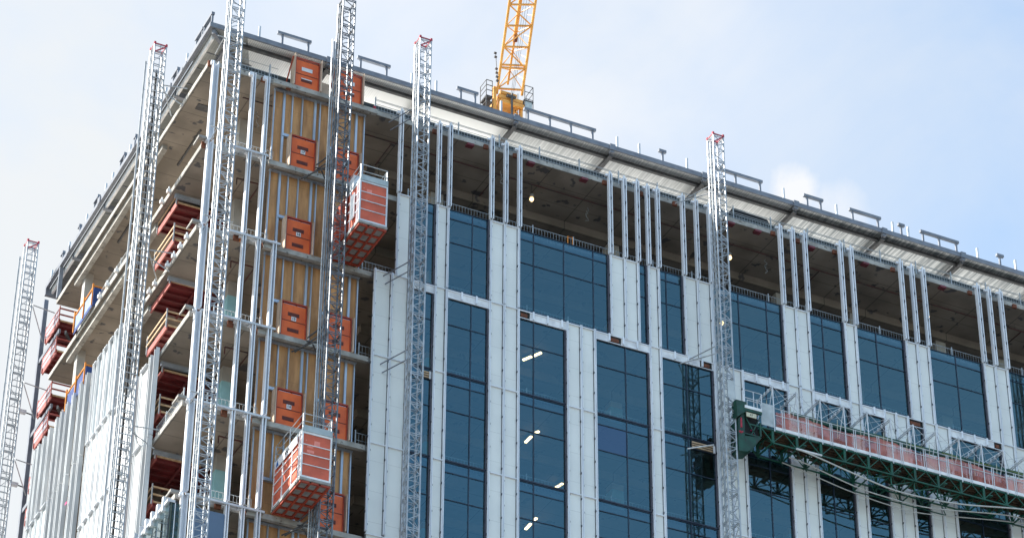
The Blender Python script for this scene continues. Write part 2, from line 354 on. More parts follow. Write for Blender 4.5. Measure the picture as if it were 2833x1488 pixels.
# ------------------------------------------------------------------ the tower block
T = {18: 80.36, 17: 75.86, 16: 71.40, 15: 66.97, 14: 62.55, 13: 58.15, 12: 53.75}
TH = 0.26
BX, BY = 62.0, 21.3
bld = thing('office_building', (0, 0, 0), 'unfinished concrete office tower with blue glass, white cladding strips and steel roof canopy', 'building')
for n, z in T.items():
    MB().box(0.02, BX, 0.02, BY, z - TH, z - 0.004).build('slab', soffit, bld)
    e = MB()
    e.box(0.021, BX, -0.03, 0.02, z - TH + 0.01, z)                 # south edge
    e.box(-0.03, 0.02, -0.03, BY, z - TH + 0.01, z)                 # west edge
    e.box(-0.03, BX, BY, BY + 0.05, z - TH + 0.01, z)
    e.build('slab_edge', conc_edge, bld)
    fl = MB().box(0.1, 8.6 if n < 18 else 2.5, 0.1, BY - 0.3, z - 0.003, z + 0.004); fl.build('floor_bounce_sheet', floor_bounce_m, bld)  # unseen sheet, added to bounce sun onto the soffit above
    # deeper lip under the west edge
    if n >= 14:
        MB().box(0.15, 0.40, 6.4, 19.0, z - TH - 0.27, z - TH).build('edge_beam', conc_edge, bld)
    # hoist landing lip
    if n >= 13:
        MB().box(3.0, 8.06, -0.22, -0.032, z - TH - 0.08, z - 0.10).build('landing_lip', conc_edge, bld)
# soffit ribs (drop beams a few metres inside) and columns
for n in (18, 17, 16, 15, 14, 13):
    z = T[n]
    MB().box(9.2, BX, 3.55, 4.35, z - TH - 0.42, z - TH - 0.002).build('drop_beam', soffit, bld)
COLX = [(2.65, 3.15, 3.0), (12.55, 13.2, 3.7), (22.0, 22.6, 3.7), (31.45, 32.05, 3.7), (35.7, 36.2, 3.6), (41.0, 41.6, 3.8), (44.85, 45.4, 3.8)]
for n in (17, 16, 15, 14, 13, 12):
    z0, z1 = T[n], T[n + 1] - TH
    for (x0, x1, y0) in COLX:
        c = MB().box(x0, x1, y0, y0 + 0.55, z0, z1).build('column', conc_col, bld)
        if n in (15, 14, 13):
            MB().box(x0 - 0.012, x1 + 0.012, y0 - 0.012, y0 + 0.562, z0 + 0.05, z1 - 0.75).build('wrap', cyan_wrap, c)
    MB().box(0.40, 0.80, 18.0, 18.45, z0, z1 - 0.002).build('column', conc_col, bld)
    MB().box(0.64, 1.04, 10.5, 10.95, z0, z1 - 0.002).build('column', conc_col, bld)
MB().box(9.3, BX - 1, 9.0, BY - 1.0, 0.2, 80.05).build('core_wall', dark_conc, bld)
MB().box(0.3, BX, 0.3, BY, 0.0, 53.4).build('lower_storeys', white_panel, bld)
MB().box(0.9, BX - 1, 0.42, 0.50, 80.37, 81.02).build('upstand', upstand_m, bld)
# unseen white sheet, added to bounce sunlight up onto the canopy deck
MB().box(2.6, BX - 0.5, 1.2, BY - 0.2, 80.358, 80.375).build('roof_bounce_sheet', roof_bounce_m, bld)
# hatch openings in the top soffit, near the corner
MB().box(0.55, 1.15, 2.80, 3.25, 80.06, 80.096).build('soffit_hatch', steel_dk, bld)
for (x0, x1, y0, y1) in ((1.3, 1.38, 4.6, 7.6), (0.9, 0.98, 11.5, 14.8)):
    MB().box(x0, x1, y0, y1, 80.02, 80.096).build('cable_tray', steel_dk, bld)

# ---- roof canopy
ZR = 82.5
fas = MB(); fas.box(-0.12, BX, -0.05, 0.03, ZR - 0.25, ZR); fas.build('fascia_beam', steel, bld)
fas = MB(); fas.box(-0.12, 0.06, 0.032, 23.5, ZR - 0.25, ZR - 0.002); fas.build('fascia_beam', steel, bld)
b2 = MB(); b2.box(0.9, BX, 0.52, 0.55, ZR - 0.38, ZR - 0.202); b2.box(0.9, BX, 0.46, 0.62, ZR - 0.41, ZR - 0.38)
b2.build('inner_beam', steel_dk, bld)
MB().prism_z([(0.061, 0.031), (1.7, 0.031), (2.9, 2.75), (0.061, 2.75)], 82.30, 82.34).build('roof_deck', deck_corner_shade, bld)  # slanted end follows the painted shadow boundary
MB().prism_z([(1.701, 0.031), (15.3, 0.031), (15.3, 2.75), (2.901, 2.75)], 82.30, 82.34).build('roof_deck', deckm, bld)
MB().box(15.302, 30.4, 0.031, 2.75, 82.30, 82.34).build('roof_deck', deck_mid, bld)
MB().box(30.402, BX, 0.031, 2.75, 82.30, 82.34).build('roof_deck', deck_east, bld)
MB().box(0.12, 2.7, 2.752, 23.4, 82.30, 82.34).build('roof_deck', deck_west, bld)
MB().box(0.17, 0.28, 0.45, 23.3, 81.97, 82.298).build('white_edge_angle', white_paint, bld)
ribs = []
y = 0.55
while y < 23.2:
    MB().box(0.242, 2.6, y, y + 0.035, 82.265, 82.298).build('deck_rib', steel, bld); y += 1.27
MB().box(0.95, 1.10, 1.0, 23.2, 82.05, 82.248).build('inner_beam', steel, bld)
for X in (5.67, 10.45, 15.2, 20.3, 25.35, 30.52, 35.65, 40.35, 45.5):
    o = MB(); o.box(X - 0.015, X + 0.015, 0.10, 2.35, 81.98, 82.26); o.box(X - 0.10, X + 0.10, 0.10, 2.35, 81.94, 81.98)
    ob = o.build('outrigger', steel_dk, bld)
    s = MB(); s.box(X - 0.15, X + 0.15, -0.11, -0.052, ZR - 0.30, ZR + 0.03); s.box(X - 0.10, X + 0.10, -0.05, 0.14, ZR - 0.42, ZR - 0.252)
    s.build('splice_plate', steel, ob)
for Y in (5.1, 10.0, 15.0, 19.7):
    o = MB(); o.box(0.10, 2.3, Y - 0.10, Y + 0.10, 81.90, 81.94); o.box(0.10, 2.3, Y - 0.015, Y + 0.015, 81.94, 82.25)
    ob = o.build('outrigger', steel, bld)
    s = MB(); s.box(-0.18, -0.122, Y - 0.16, Y + 0.16, ZR - 0.34, ZR + 0.03); s.build('splice_plate', steel, ob)
# diagonal corner stiffener beam
MB().bar((0.1, 0.1, 82.12), (2.3, 2.3, 82.12), 0.16, 0.24).build('corner_beam', steel, bld)

# rail frames standing on the fascia
def railframe(x0, x1, posts, axis='x'):
    m = MB()
    def B(a0, a1, b0, b1, z0, z1):
        if axis == 'x': m.box(a0, a1, b0, b1, z0, z1)
        else: m.box(b0, b1, a0, a1, z0, z1)
    if x1 > x0: B(x0, x1, -0.075, 0.075, 83.02, 83.16)
    for p in posts: B(p - 0.045, p + 0.045, -0.045, 0.045, ZR - 0.01, 83.022 if x1 > x0 else 83.12)
    m.build('roof_rail_frame', alu_trim if not (x1 > x0) else steel, bld)
for x0, x1, ps in ((3.1, 4.75, (3.35, 4.62)), (7.05, 8.7, (7.22, 8.52)), (12.1, 13.2, (12.31, 13.05)), (15.6, 19.42, (15.81, 16.97, 18.09, 19.25)),
                   (22.85, 23.25, (23.06,)), (25.6, 28.64, (25.8, 27.12, 28.5)), (31.0, 32.12, (31.2, 31.97)), (33.65, 35.5, (33.83, 35.32)),
                   (36.53, 36.9, (36.7,)), (37.85, 40.16, (38.0, 38.97, 40.0)), (42.48, 42.9, (42.66,)), (45.4, 47.4, (45.6, 47.2))):
    railframe(x0, x1, ps)
for p in (2.24, 5.93, 9.8, 11.05, 14.41, 20.59, 21.79, 24.41, 29.85, 32.9, 36.2, 37.12, 41.3, 43.63): railframe(0, 0, (p,))
for x0, x1, ps in ((0.02, 1.12, (0.1, 1.05)), (1.2, 2.2, (1.3, 2.1)), (4.45, 5.25, (4.5, 5.1)), (10.15, 10.45, (10.2,)), (11.75, 12.45, (11.8, 12.4)), (15.6, 16.3, (15.65, 16.25)), (18.4, 18.7, (18.45,)), (21.0, 21.4, (21.1,))):
    railframe(x0, x1, ps, 'y')
for p in (3.3, 6.1, 11.02, 13.54, 14.55, 17.42, 20.1, 22.9): railframe(0, 0, (p,), 'y')
# steel frame at the far west end
fe = MB()
fe.box(0.20, 0.42, 24.55, 24.8, 0, 82.4)
fe.build('steel_column', steel, bld)
MB().box(-0.12, 2.3, 23.3, 23.5, 81.85, 82.25).build('end_beam', steel, bld)
MB().box(-0.1, 0.1, 21.1, 21.25, 80.36, 82.24).build('end_post', steel, bld); MB().box(0.7, 0.85, 20.9, 21.05, 80.36, 82.24).build('end_post', steel, bld)
for z in (78.6, 74.2, 69.9, 65.5, 61.2):
    MB().bar((0.3, 21.35, z + 0.0), (0.3, 24.55, z - 0.02), 0.10, 0.24).build('end_beam', steel, bld)
    MB().bar((0.6, 21.35, z), (2.6, 24.55, z), 0.10, 0.2).build('end_beam', steel_dk, bld)

# ---- south facade: panels, windows, studs
F = {17: 75.85, 16: 71.42, 15: 67.03, 14: 62.61, 13: 58.2, 12: 53.8}
P17 = [(9.19, 9.83), (11.1, 11.65), (13.78, 14.49), (14.49, 15.2), (19.93, 20.69), (20.69, 21.38), (21.93, 22.47), (23.84, 24.57), (24.57, 25.29),
       (29.25, 29.95), (29.95, 30.64), (32.68, 33.3), (36.18, 36.83), (36.83, 37.5), (40.75, 41.42), (41.42, 42.13), (45.6, 46.3), (46.3, 47.0), (50.5, 51.2), (51.2, 52)]
G17 = [(9.87, 11.06, []), (11.69, 13.74, [12.9]), (15.24, 19.88, [16.0, 17.54, 19.06]), (21.42, 21.89, []), (22.51, 23.80, [22.9]), (25.33, 29.21, [26.8, 28.34]),
       (30.68, 32.64, [31.44]), (33.34, 36.14, [34.5]), (37.54, 40.71, [39.11]), (42.17, 45.56, [43.6]), (47.04, 50.46, [48.6])]
P16 = [(8.19, 9.01), (9.01, 9.83), (11.1, 11.65), (13.78, 14.49), (14.49, 15.2), (17.66, 18.36), (18.36, 19.06), (21.91, 22.47), (25.3, 26.05), (26.05, 26.8),
       (29.25, 29.95), (29.95, 30.64), (32.70, 33.28), (34.60, 35.25), (35.25, 35.92), (36.85, 37.55), (37.55, 38.28), (41.38, 42.1), (42.1, 42.8), (46.1, 46.8), (46.8, 47.5)]
G16 = [(9.87, 11.06, []), (11.69, 13.74, [12.9]), (15.24, 17.62, [16.0]), (19.10, 21.87, [20.66]), (22.51, 25.26, [23.84]), (26.84, 29.21, [28.1]), (30.68, 32.66, [31.5]),
       (33.32, 34.56, []), (35.96, 36.81, []), (38.32, 41.34, [39.8]), (42.84, 46.06, [44.4]), (47.54, 50.4, [49.0])]
YG = -0.25
def window(x0, x1, z0, z1, mulls, zs, cols=None, spandrel_first=True):
    f = MB()
    for x in [x0 + 0.02, x1 - 0.02]: f.box(x - 0.03, x + 0.03, YG - 0.03, YG + 0.08, z0, z1)
    for x in mulls: f.box(x - 0.022, x + 0.022, YG - 0.022, YG + 0.07, z0 + 0.001, z1 - 0.001)
    for i, z in enumerate(zs): f.box(x0 + 0.05, x1 - 0.05, YG - 0.018, YG + 0.06, z - 0.018, z + 0.018)
    f.box(x0 + 0.05, x1 - 0.05, YG - 0.04, YG + 0.08, z0, z0 + 0.07); f.box(x0 + 0.05, x1 - 0.05, YG - 0.02, YG + 0.08, z1 - 0.03, z1)
    w_ = f.build('window', navy, bld)
    xs = [x0 + 0.05] + list(mulls) + [x1 - 0.05]; zz = [z0 + 0.07] + sorted(zs) + [z1 - 0.03]
    groups = {}
    for i in range(len(xs) - 1):
        for j in range(len(zz) - 1):
            key = 'g'
            if j == len(zz) - 2 and spandrel_first: key = 's'
            if cols and (i, j) in cols: key = cols[(i, j)]
            a, b = random.uniform(-0.004, 0.004), random.uniform(-0.003, 0.003)
            mb = groups.setdefault(key, MB())
            xa, xb, za, zb = xs[i], xs[i + 1], zz[j], zz[j + 1]
            mb.quad((xa, YG + 0.012 - a - b, za), (xb, YG + 0.012 + a - b, za), (xb, YG + 0.012 + a + b, zb), (xa, YG + 0.012 - a + b, zb))
    for k, mb in groups.items():
        mb.build('pane', {'g': glass, 's': glass_sp, 'v': glass_vi}[k], w_)
    # dark reveal on the east side of every opening
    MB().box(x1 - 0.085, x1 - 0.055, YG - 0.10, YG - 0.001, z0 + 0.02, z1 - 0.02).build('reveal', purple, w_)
for (x0, x1, mu) in G17:
    window(x0, x1, F[16] + 0.02, F[17], mu, [F[17] - 0.51, F[17] - 1.80])
for n in (16, 15, 14, 13):
    top, bot = F[n], F[n - 1]
    for (x0, x1, mu) in G16:
        if n <= 14 and x0 > 43: continue
        cols = {(0, 1): 'v'} if (abs(x0 - 19.10) < 0.01 and n == 15) else ({(1, 2): 'v'} if (abs(x0 - 11.69) < .01 and n == 13) else None)
        z1 = top - 0.43 if n == 16 else top
        zs = [top - 1.80] if n == 16 else [top - 0.51, top - 1.84]
        window(x0, x1, bot + 0.02, z1 - 0.005, mu, zs, cols, spandrel_first=(n != 16))
        if n == 16:
            gaps = {15.24: (15.26, 15.80), 19.10: (19.80, 20.45), 35.96: (36.0, 36.78), 38.32: (40.9, 41.34), 22.51: (24.55, 25.2)}
            gp = gaps.get(x0)
            segs = [(x0 - 0.03, x1 + 0.03)] if not gp else [s for s in ((x0 - 0.03, gp[0]), (gp[1], x1 + 0.03)) if s[1] - s[0] > 0.08]
            m = MB()
            for a, b in segs:
                m.box(a, b, YG - 0.05, YG, top - 0.42, top - 0.02)
            m.build('band_panel', white_paint, bld)
            tm = MB(); tm.box(x0 - 0.03, x1 + 0.03, YG - 0.09, YG - 0.052, top - 0.05, top - 0.005); tm.box(x0 - 0.03, x1 + 0.03, YG - 0.08, YG - 0.052, top - 0.43, top - 0.40)
            x = x0 + 0.7
            while x < x1 - 0.2:
                tm.box(x - 0.04, x + 0.04, YG - 0.14, YG - 0.052, top - 0.38, top + 0.02); x += 0.72
            tm.build('band_trim', alu, bld)
            if gp:
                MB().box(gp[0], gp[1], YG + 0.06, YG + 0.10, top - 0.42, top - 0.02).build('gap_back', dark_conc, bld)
                MB().box(gp[0] + 0.1, gp[1] - 0.12, YG - 0.02, YG + 0.05, top - 0.30, top - 0.12).build('gap_bracket', rust, bld)
# missing spandrels lower down
for (a, b, z) in ((10.55, 11.04, 66.70), (23.95, 25.2, 66.72)):
    g = MB(); g.box(a, b, YG - 0.055, YG - 0.045, z - 0.20, z + 0.20)
    o = g.build('missing_spandrel', dark_conc, bld)
    g = MB()
    for k in range(3): g.box(a + 0.03, b - 0.15, YG - 0.08, YG - 0.056, z - 0.15 + k * 0.12, z - 0.09 + k * 0.12)
    g.build('exposed_slat', lumber, o)
    MB().box(b - 0.13, b - 0.02, YG - 0.085, YG - 0.056, z - 0.19, z + 0.19).build('liner', white_paint, o)
def panels(P, z0, z1, skip=()):
    for (a, b) in P:
        m = MB(); m.box(a + 0.062, b - 0.075, YG - 0.02, YG + 0.05, z0 + 0.03, z1 - 0.03); MB().box(a, b, YG + 0.052, YG + 0.07, z0, z1).build('panel_gap_shade', steel_dk, bld)  # dark sheet behind the panel paints a shadow line at its edges
        m.build('cladding_panel', white_panel, bld)
        t = MB(); t.box(a, b, YG - 0.10, YG - 0.022, z1 - 0.035, z1 + 0.005)
        t.build('panel_trim', alu, bld)
panels(P17[:17], F[16], F[17])
for n in (16, 15, 14, 13): panels([p for p in P16 if not (n <= 14 and p[0] > 43) and not (n == 13 and p[0] > 22)], F[n - 1], F[n])

def stud_shape(m, X, z0, z1, wd=0.16, dp=0.22, y1=YG - 0.03, web=None):
    y0 = y1 - dp
    m.box(X - wd/2, X - wd/2 + 0.05, y0, y1, z0, z1)
    m.box(X + wd/2 - 0.04, X + wd/2, y0 - 0.02, y1, z0, z1)
    (web or m).box(X - wd/2 + 0.0501, X + wd/2 - 0.0401, y1 - 0.06, y1 - 0.03, z0, z1)
def stud(X, z0, z1, wide=True, hook=True):
    m = MB(); c = MB()
    if wide: stud_shape(m, X, z0, z1, web=c)  # web takes the dark slot, groove shade put into its colour
    else: 
        m.box(X - 0.045, X - 0.012, YG - 0.14, YG - 0.021, z0, z1); m.box(X + 0.012, X + 0.045, YG - 0.14, YG - 0.021, z0, z1)
        m.box(X - 0.0119, X + 0.0119, YG - 0.08, YG - 0.021, z0, z1)
    if hook:
        m.box(X - 0.22, X - 0.09, YG - 0.16, YG - 0.05, z1 - 0.16, z1 - 0.06); m.box(X - 0.02, X + 0.05, YG - 0.17, YG - 0.08, z1, z1 + 0.16)
    z = z1 - random.uniform(0.3, 0.7); k = 0
    while z > z0 + 0.2:
        if wide: c.box(X - 0.03, X + 0.035, YG - 0.262, YG - 0.10, z - 0.05, z + 0.06)
        else:
            sx = -1 if k % 2 else 1
            c.box(X + sx * 0.046, X + sx * 0.078, YG - 0.11, YG - 0.02, z - 0.04, z + 0.04)
        z -= (0.95 if wide else 0.62) * random.uniform(0.85, 1.15); k += 1
    m.merge(c).build('mullion', alu, bld, clip_shade_m)
edges17 = sorted({round(x, 2) for p in P17[:17] for x in p}); edges16 = sorted({round(x, 2) for p in P16 for x in p})
for X in edges17:
    if X == 9.83: continue
    stud(X, F[17], 80.42 + random.uniform(-0.05, 0.06))
    stud(X, F[16], F[17] - 0.002, wide=False, hook=False)
for X in edges16:
    stud(X, 58.3 if X < 43 else 62.6, F[16] + 0.04, wide=False, hook=False)
# corner region: tall west-lit studs, ledges
for X, zt in ((0.20, 80.10), (2.02, 80.15), (2.69, 80.12)):
    lv = [80.12, 75.80, 71.32, 66.93, 62.48, 58.05, 53.0]
    for i in range(len(lv) - 1):
        m = MB(); wd = 0.26 if X < 1 else 0.15
        dx = 0.03 * i
        stud_shape(m, X + dx * 0.6, lv[i + 1] + 0.12, lv[i], wd=wd, dp=0.26, y1=-0.12)
        m.box(X + dx * 0.6 - 0.2, X + dx * 0.6 - 0.04, -0.30, -0.14, lv[i] - 0.12, lv[i] + 0.06)
        c = MB(); z = lv[i] - 0.5
        while z > lv[i + 1] + 0.3: c.box(X + wd/2 + dx * 0.6, X + wd/2 + dx * 0.6 + 0.02, -0.34, -0.24, z - 0.04, z + 0.04); z -= 0.8
        m.merge(c).build('mullion', alu, bld, clip_shade_m)
for i, (za, zb) in enumerate(((66.97, 71.40), (62.55, 66.93), (58.1, 62.48), (53.6, 58.05))):
    m = MB(); stud_shape(m, 3.46, za + 0.1, zb, wd=0.17, dp=0.26, y1=-0.12); m.build('mullion', alu, bld)
for z, xa in ((75.80, 1.3), (71.32, 1.3), (66.93, 0.35), (62.50, 0.3), (58.03, 0.3)):
    m = MB(); m.box(xa, 3.7 if z < 75 else 2.9, -0.42, -0.36, z - 0.07, z + 0.02); m.box(xa, 3.7 if z < 75 else 2.9, -0.36, -0.12, z - 0.005, z + 0.02)
    m.build('edge_angle', alu_trim, bld)
    m = MB(); m.box(-0.36, 0.02, -0.44, -0.38, z - 0.10, z + 0.02); m.box(-0.36, 0.02, -0.38, -0.12, z - 0.01, z + 0.02); m.box(-0.36, -0.30, -0.38, 0.30, z - 0.10, z - 0.011)
    m.build('corner_ledge', grey_pl, bld)
# glazed corner at the bottom
m = MB(); m.box(-0.30, 0.0, -0.33, -0.27, 53.8, 57.58); m.build('corner_frame', navy, bld)
MB().quad((-0.29, -0.335, 53.8), (0.1, -0.335, 53.8), (0.1, -0.335, 57.5), (-0.29, -0.335, 57.5)).build('corner_pane', glass_g, bld)
MB().box(-0.1, -0.07, -0.36, -0.337, 53.8, 57.5).build('corner_post', alu, bld)
MB().quad((-0.32, 5.4, 53.8), (-0.32, -0.30, 53.8), (-0.32, -0.30, 57.5), (-0.32, 5.4, 57.5)).build('west_pane', glass_w, bld)
m = MB(); m.box(-0.42, -0.10, -0.36, 6.0, 57.5, 57.62)
for k in range(9): m.box(-0.46, -0.12, 0.1 + k * 0.68, 0.28 + k * 0.68, 57.3, 57.95)
m.build('west_head_angle', alu_trim, bld)
MB().box(0.75, 2.03, -0.33, -0.30, 53.8, 57.52).build('blue_panel', mat('blue_grey_panel', (0.10, 0.16, 0.25), (0.09, 0.14, 0.22), scale=1, rough=0.3), bld)

# ---- west facade: fins and white cladding
def fin(Y, z0, z1):
    m = MB(); x1 = -0.10; x0 = -0.30 if (z0 > 67 or Y > 12.7 and z0 > 62 and Y < 18.2) else -0.255
    m.box(x0, x1, Y - 0.13, Y - 0.09, z0, z1); m.box(x0, x1, Y + 0.09, Y + 0.13, z0, z1)
    m.box(x1 - 0.06, x1 - 0.03, Y - 0.0899, Y + 0.0899, z0, z1); m.box(x0 + 0.05, x1 - 0.061, Y - 0.015, Y + 0.015, z0, z1)
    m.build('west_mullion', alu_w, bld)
YF = [8.95, 9.6, 10.4, 11.2, 11.95, 12.6, 13.63, 14.5, 15.6, 16.5, 17.3, 18.07, 19.1, 20.0, 20.8, 21.4]
for Y in YF:
    for (a, b) in ((67.1, 71.52), (62.7, 67.06), (58.3, 62.66), (53.8, 58.26)):
        fin(Y, a, b - (0.0 if a > 67 else 0.0))
for Y in (3.5, 4.2, 5.3, 6.1, 7.4, 8.15):
    for (a, b) in ((62.7, 67.06), (58.3, 62.66)): fin(Y, a, b)
def wpanel(y0, y1, z0, z1, mm=white_left):
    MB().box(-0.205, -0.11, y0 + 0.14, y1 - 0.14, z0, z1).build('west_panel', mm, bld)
    MB().box(-0.36, -0.12, y0 + 0.14, y1 - 0.14, z1, z1 + 0.04).build('west_joint', alu_trim, bld)
for i in range(len(YF) - 1):
    a, b = YF[i], YF[i + 1]
    if a == 12.6: continue
    if b <= 12.6: wpanel(a, b, 62.72, 67.02)
    if b <= 12.6: wpanel(a, b, 67.12, 71.3, sheetm if i % 2 else white_left)
    wpanel(a, b, 58.3, 62.64)
    wpanel(a, b, 53.9, 58.2)
    if b > 12.6 and a >= 18: wpanel(a, b, 62.72, 66.95, sheetm)
for a, b in ((4.2, 5.3), (6.1, 7.4), (7.4, 8.15), (8.15, 8.95)):
    wpanel(a, b, 62.72, 66.7); wpanel(a, b, 58.3, 62.64)
for (Y, z) in ((16.5, 63.9), (17.3, 63.8), (14.5, 65.0)):
    MB().box(-0.405, -0.40, Y - 0.13, Y + 0.13, z - 0.05, z + 0.05).build('tape_mark', pink, bld)

# slab-edge brackets, embed plates
for X in (2.55, 3.75, 11.0, 13.6, 15.12, 19.82, 21.75, 23.6, 29.05, 30.43, 32.55, 35.93, 40.5, 43.2):
    MB().box(X - 0.11, X + 0.11, -0.15, -0.031, 79.98, 80.20).build('stud_bracket', rust, bld)
for X in (12.86, 16.0, 18.8, 26.77, 28.26, 31.3, 34.4, 38.95):
    MB().box(X - 0.17, X + 0.17, -0.06, 0.22, 79.98, 80.095).build('embed_plate', pinkplate, bld)
for n in (16, 15, 14, 13):
    for X in (0.3, 1.78, 3.1):
        MB().box(X - 0.13, X + 0.13, -0.15, -0.031, T[n] - 0.33, T[n] - 0.05).build('stud_bracket', rust, bld)
for n in (18, 17):
    MB().box(-0.1, 0.18, -0.12, -0.031, T[n] - 0.4, T[n] - 0.1).build('stud_bracket', rust, bld)
for n, ys in ((17, (4.0, 4.9, 7.1, 7.8)), (16, (0.9, 1.7, 2.5, 3.3, 4.9, 5.6, 6.4, 7.2, 7.9, 8.7)), (17, (11.0, 12.3, 13.4)), (15, (21.0,))):
    for Y in ys:
        m = MB(); m.box(-0.20, -0.031, Y - 0.08, Y + 0.08, T[n] - 0.20, T[n] - 0.03); m.box(-0.10, -0.04, Y + 0.1, Y + 0.15, T[n] - 0.1, T[n] + 0.22); m.box(-0.16, -0.032, Y + 0.081, Y + 0.16, T[n] - 0.12, T[n] - 0.06)
        m.build('edge_clamp', white_paint, bld)
# sprinkler pipes under the soffits
for n in (18, 17, 16, 15, 14):
    z = T[n] - TH - 0.18
    p = MB(); p.tube([(2.1, 1.3, z), (3.1, 1.3, z)] + ([(BX - 2, 1.5, z)] if n == 18 else [(3.2, 1.3, z)]), 0.035)
    if n == 18:
        for X in (9.5, 14.9, 32.6, 44.7): p.tube([(X, 1.5, z), (X, 3.3, z)], 0.03)
    else:
        p.tube([(2.1, 1.3, z), (2.1, 1.3, z - 0.35)], 0.03); p.tube([(3.2, 1.3, z), (3.2, 3.6, z)], 0.03)
    p.build('sprinkler_pipe', pipem, bld)
for n in (17, 16, 15, 14, 13):
    MB().box(0.15, 2.5, 3.80, 3.95, T[n] - TH - 0.20, T[n] - TH - 0.002).build('stair_beam', blue_steel, bld)

# stud walls behind the hoist, one per storey
for n in (17, 16, 15, 14, 13, 12):
    z0, z1 = T[n], T[n + 1] - TH
    wl_ = MB(); wl_.box(3.22, 7.68, 0.34, 0.36, z0, z1 - 0.001)
    wall = wl_.build('stud_wall', ply, bld)
    xs = [3.25, 3.72, 4.12, 4.60, 5.22, 5.46, 5.96, 6.90, 7.24, 7.63]
    for x in xs:
        tall = True
        lo = z0 if (x < 3.9 or 5.2 < x < 6.0 or x > 7.2) else z0 + 1.86
        wd = 0.10 if x in (3.72, 5.22, 7.24) else 0.05
        MB().box(x - wd/2, x + wd/2, 0.22, 0.339, lo, z1 - 0.06).build('stud', galv, wall)
    t = MB(); t.box(3.2, 7.7, 0.20, 0.339, z1 - 0.06, z1 - 0.002); t.build('track', galv, wall)
    MB().box(3.70, 5.27, 0.18, 0.338, z0 + 1.72, z0 + 1.86).build('header', galv, wall); MB().box(6.0, 7.29, 0.18, 0.338, z0 + 1.72, z0 + 1.86).build('header', galv, wall)
    for x in (4.2, 4.8, 6.3, 6.95): MB().box(x - 0.03, x + 0.03, 0.172, 0.18, z0 + 1.76, z0 + 1.81).build('track_hole', ink, wall)

# ------------------------------------------------------------------ landing gates
def make_gate(X, z, w_=1.17, h=1.66):
    g = thing('landing_gate', (X, -0.10, z), '', 'hoist gate', 'orange hoist landing gates')
    MB().box(X + 0.03, X + w_ - 0.06, -0.13, -0.10, z, z + h * 0.50 - 0.015).build('lower_leaf', orange, g)
    MB().box(X + 0.03, X + w_ - 0.06, -0.13, -0.10, z + h * 0.50 + 0.01, z + h).build('upper_leaf', orange, g)
    f = MB(); f.box(X - 0.02, X + 0.03, -0.16, -0.08, z - 0.02, z + h + 0.05); f.box(X + w_ - 0.06, X + w_ - 0.01, -0.17, -0.08, z - 0.02, z + h + 0.05)
    f.box(X - 0.02, X + w_ - 0.01, -0.18, -0.08, z + h + 0.0501, z + h + 0.12); f.build('frame', orange_dk, g)
    MB().box(X + 0.03, X + w_ - 0.06, -0.14, -0.131, z + h * 0.5 - 0.02, z + h * 0.5 + 0.015).build('meeting_rail', brownvent, g)
    return g
def vents(g, X, z, h, bright):
    for zz in (0.22, 0.70):
        a, b = X + 0.30, X + 0.82
        if bright:
            zb = 0.28 if zz < 0.5 else 0.64
            MB().box(a, b, -0.145, -0.131, z + h * zb + (0.08 if zz < .5 else 0), z + h * zb + (0.13 if zz < .5 else 0.20)).build('opening', sheetwhite, g)
            if zz < 0.5: MB().box(a, b, -0.145, -0.131, z + h * zb - 0.07, z + h * zb + 0.078).build('louvre', brownvent, g)
        else: MB().box(a, b, -0.145, -0.131, z + h * zz - 0.08, z + h * zz + 0.10).build('louvre', brownvent, g)
sheetwhite = mat('pale_opening', (0.70, 0.74, 0.76), (0.62, 0.66, 0.68), rough=0.6)
side = {'w': 'west', 'e': 'east'}
GZ = {18: 80.26, 17: 75.74, 16: 71.28, 15: 66.87, 14: 62.46, 13: 58.08}
where = {18: 'on the top slab', 17: 'one storey below the top slab', 16: 'two storeys below the top slab', 15: 'three storeys below the top slab', 14: 'four storeys below the top slab', 13: 'five storeys below the top slab'}
for n, z in GZ.items():
    for X, sd_ in ((4.02, 'w'), (6.10, 'e')):
        if sd_ == 'w' and n == 13: continue
        g = make_gate(X, z, h=1.52 if n == 18 else 1.66)
        if n == 18: vents(g, X, z, 1.52, True)
        else: vents(g, X, z, 1.66, False)
        num = n < 18 and sd_ == 'w' or n == 17
        if num:
            s = MB().box(X + 0.46, X + 0.68, -0.156, -0.146, z + 0.86, z + 1.06).build('number_sign', paper, g)
            text_obj('lettering', str(n), 0.17, ink, s, (X + 0.57, -0.160, z + 0.96), (math.radians(90), 0, 0), True)
        lab = 'orange hoist gate left of the dark mast, ' if sd_ == 'w' else 'orange gate right of the dark mast, '
        lab2 = {18: 'with pale openings, standing on the top slab', 17: 'between tilted plywood boards, numbered 17', 16: 'level with the upper cab, numbered 16', 15: 'above the lower gate and cab, numbered 15', 14: 'directly above the lower cab, numbered 14', 13: ''}[n]
        if sd_ == 'w': g['label'] = lab + lab2
        else: g['label'] = lab + where[n]
        b = MB()
        b.box(X - 0.11, X - 0.07, -0.34, 0.15, z - 0.02, z + 1.72)
        b.build('side_board', ply_pale, g)
        MB().box(X + w_off, X + w_off + 0.04, -0.34, 0.15, z - 0.02, z + 1.72).build('side_board', ply_pale, g) if (w_off := 1.19) else None
        if n == 18:
            k = MB(); k.bar((X - 0.15, -0.2, z + 1.6), (X - 0.25, 0.6, z), 0.05); k.bar((X + 1.2, -0.1, z + 1.5), (X + 1.1, 0.7, z), 0.05)
            k.build('brace', orange_dk, g)

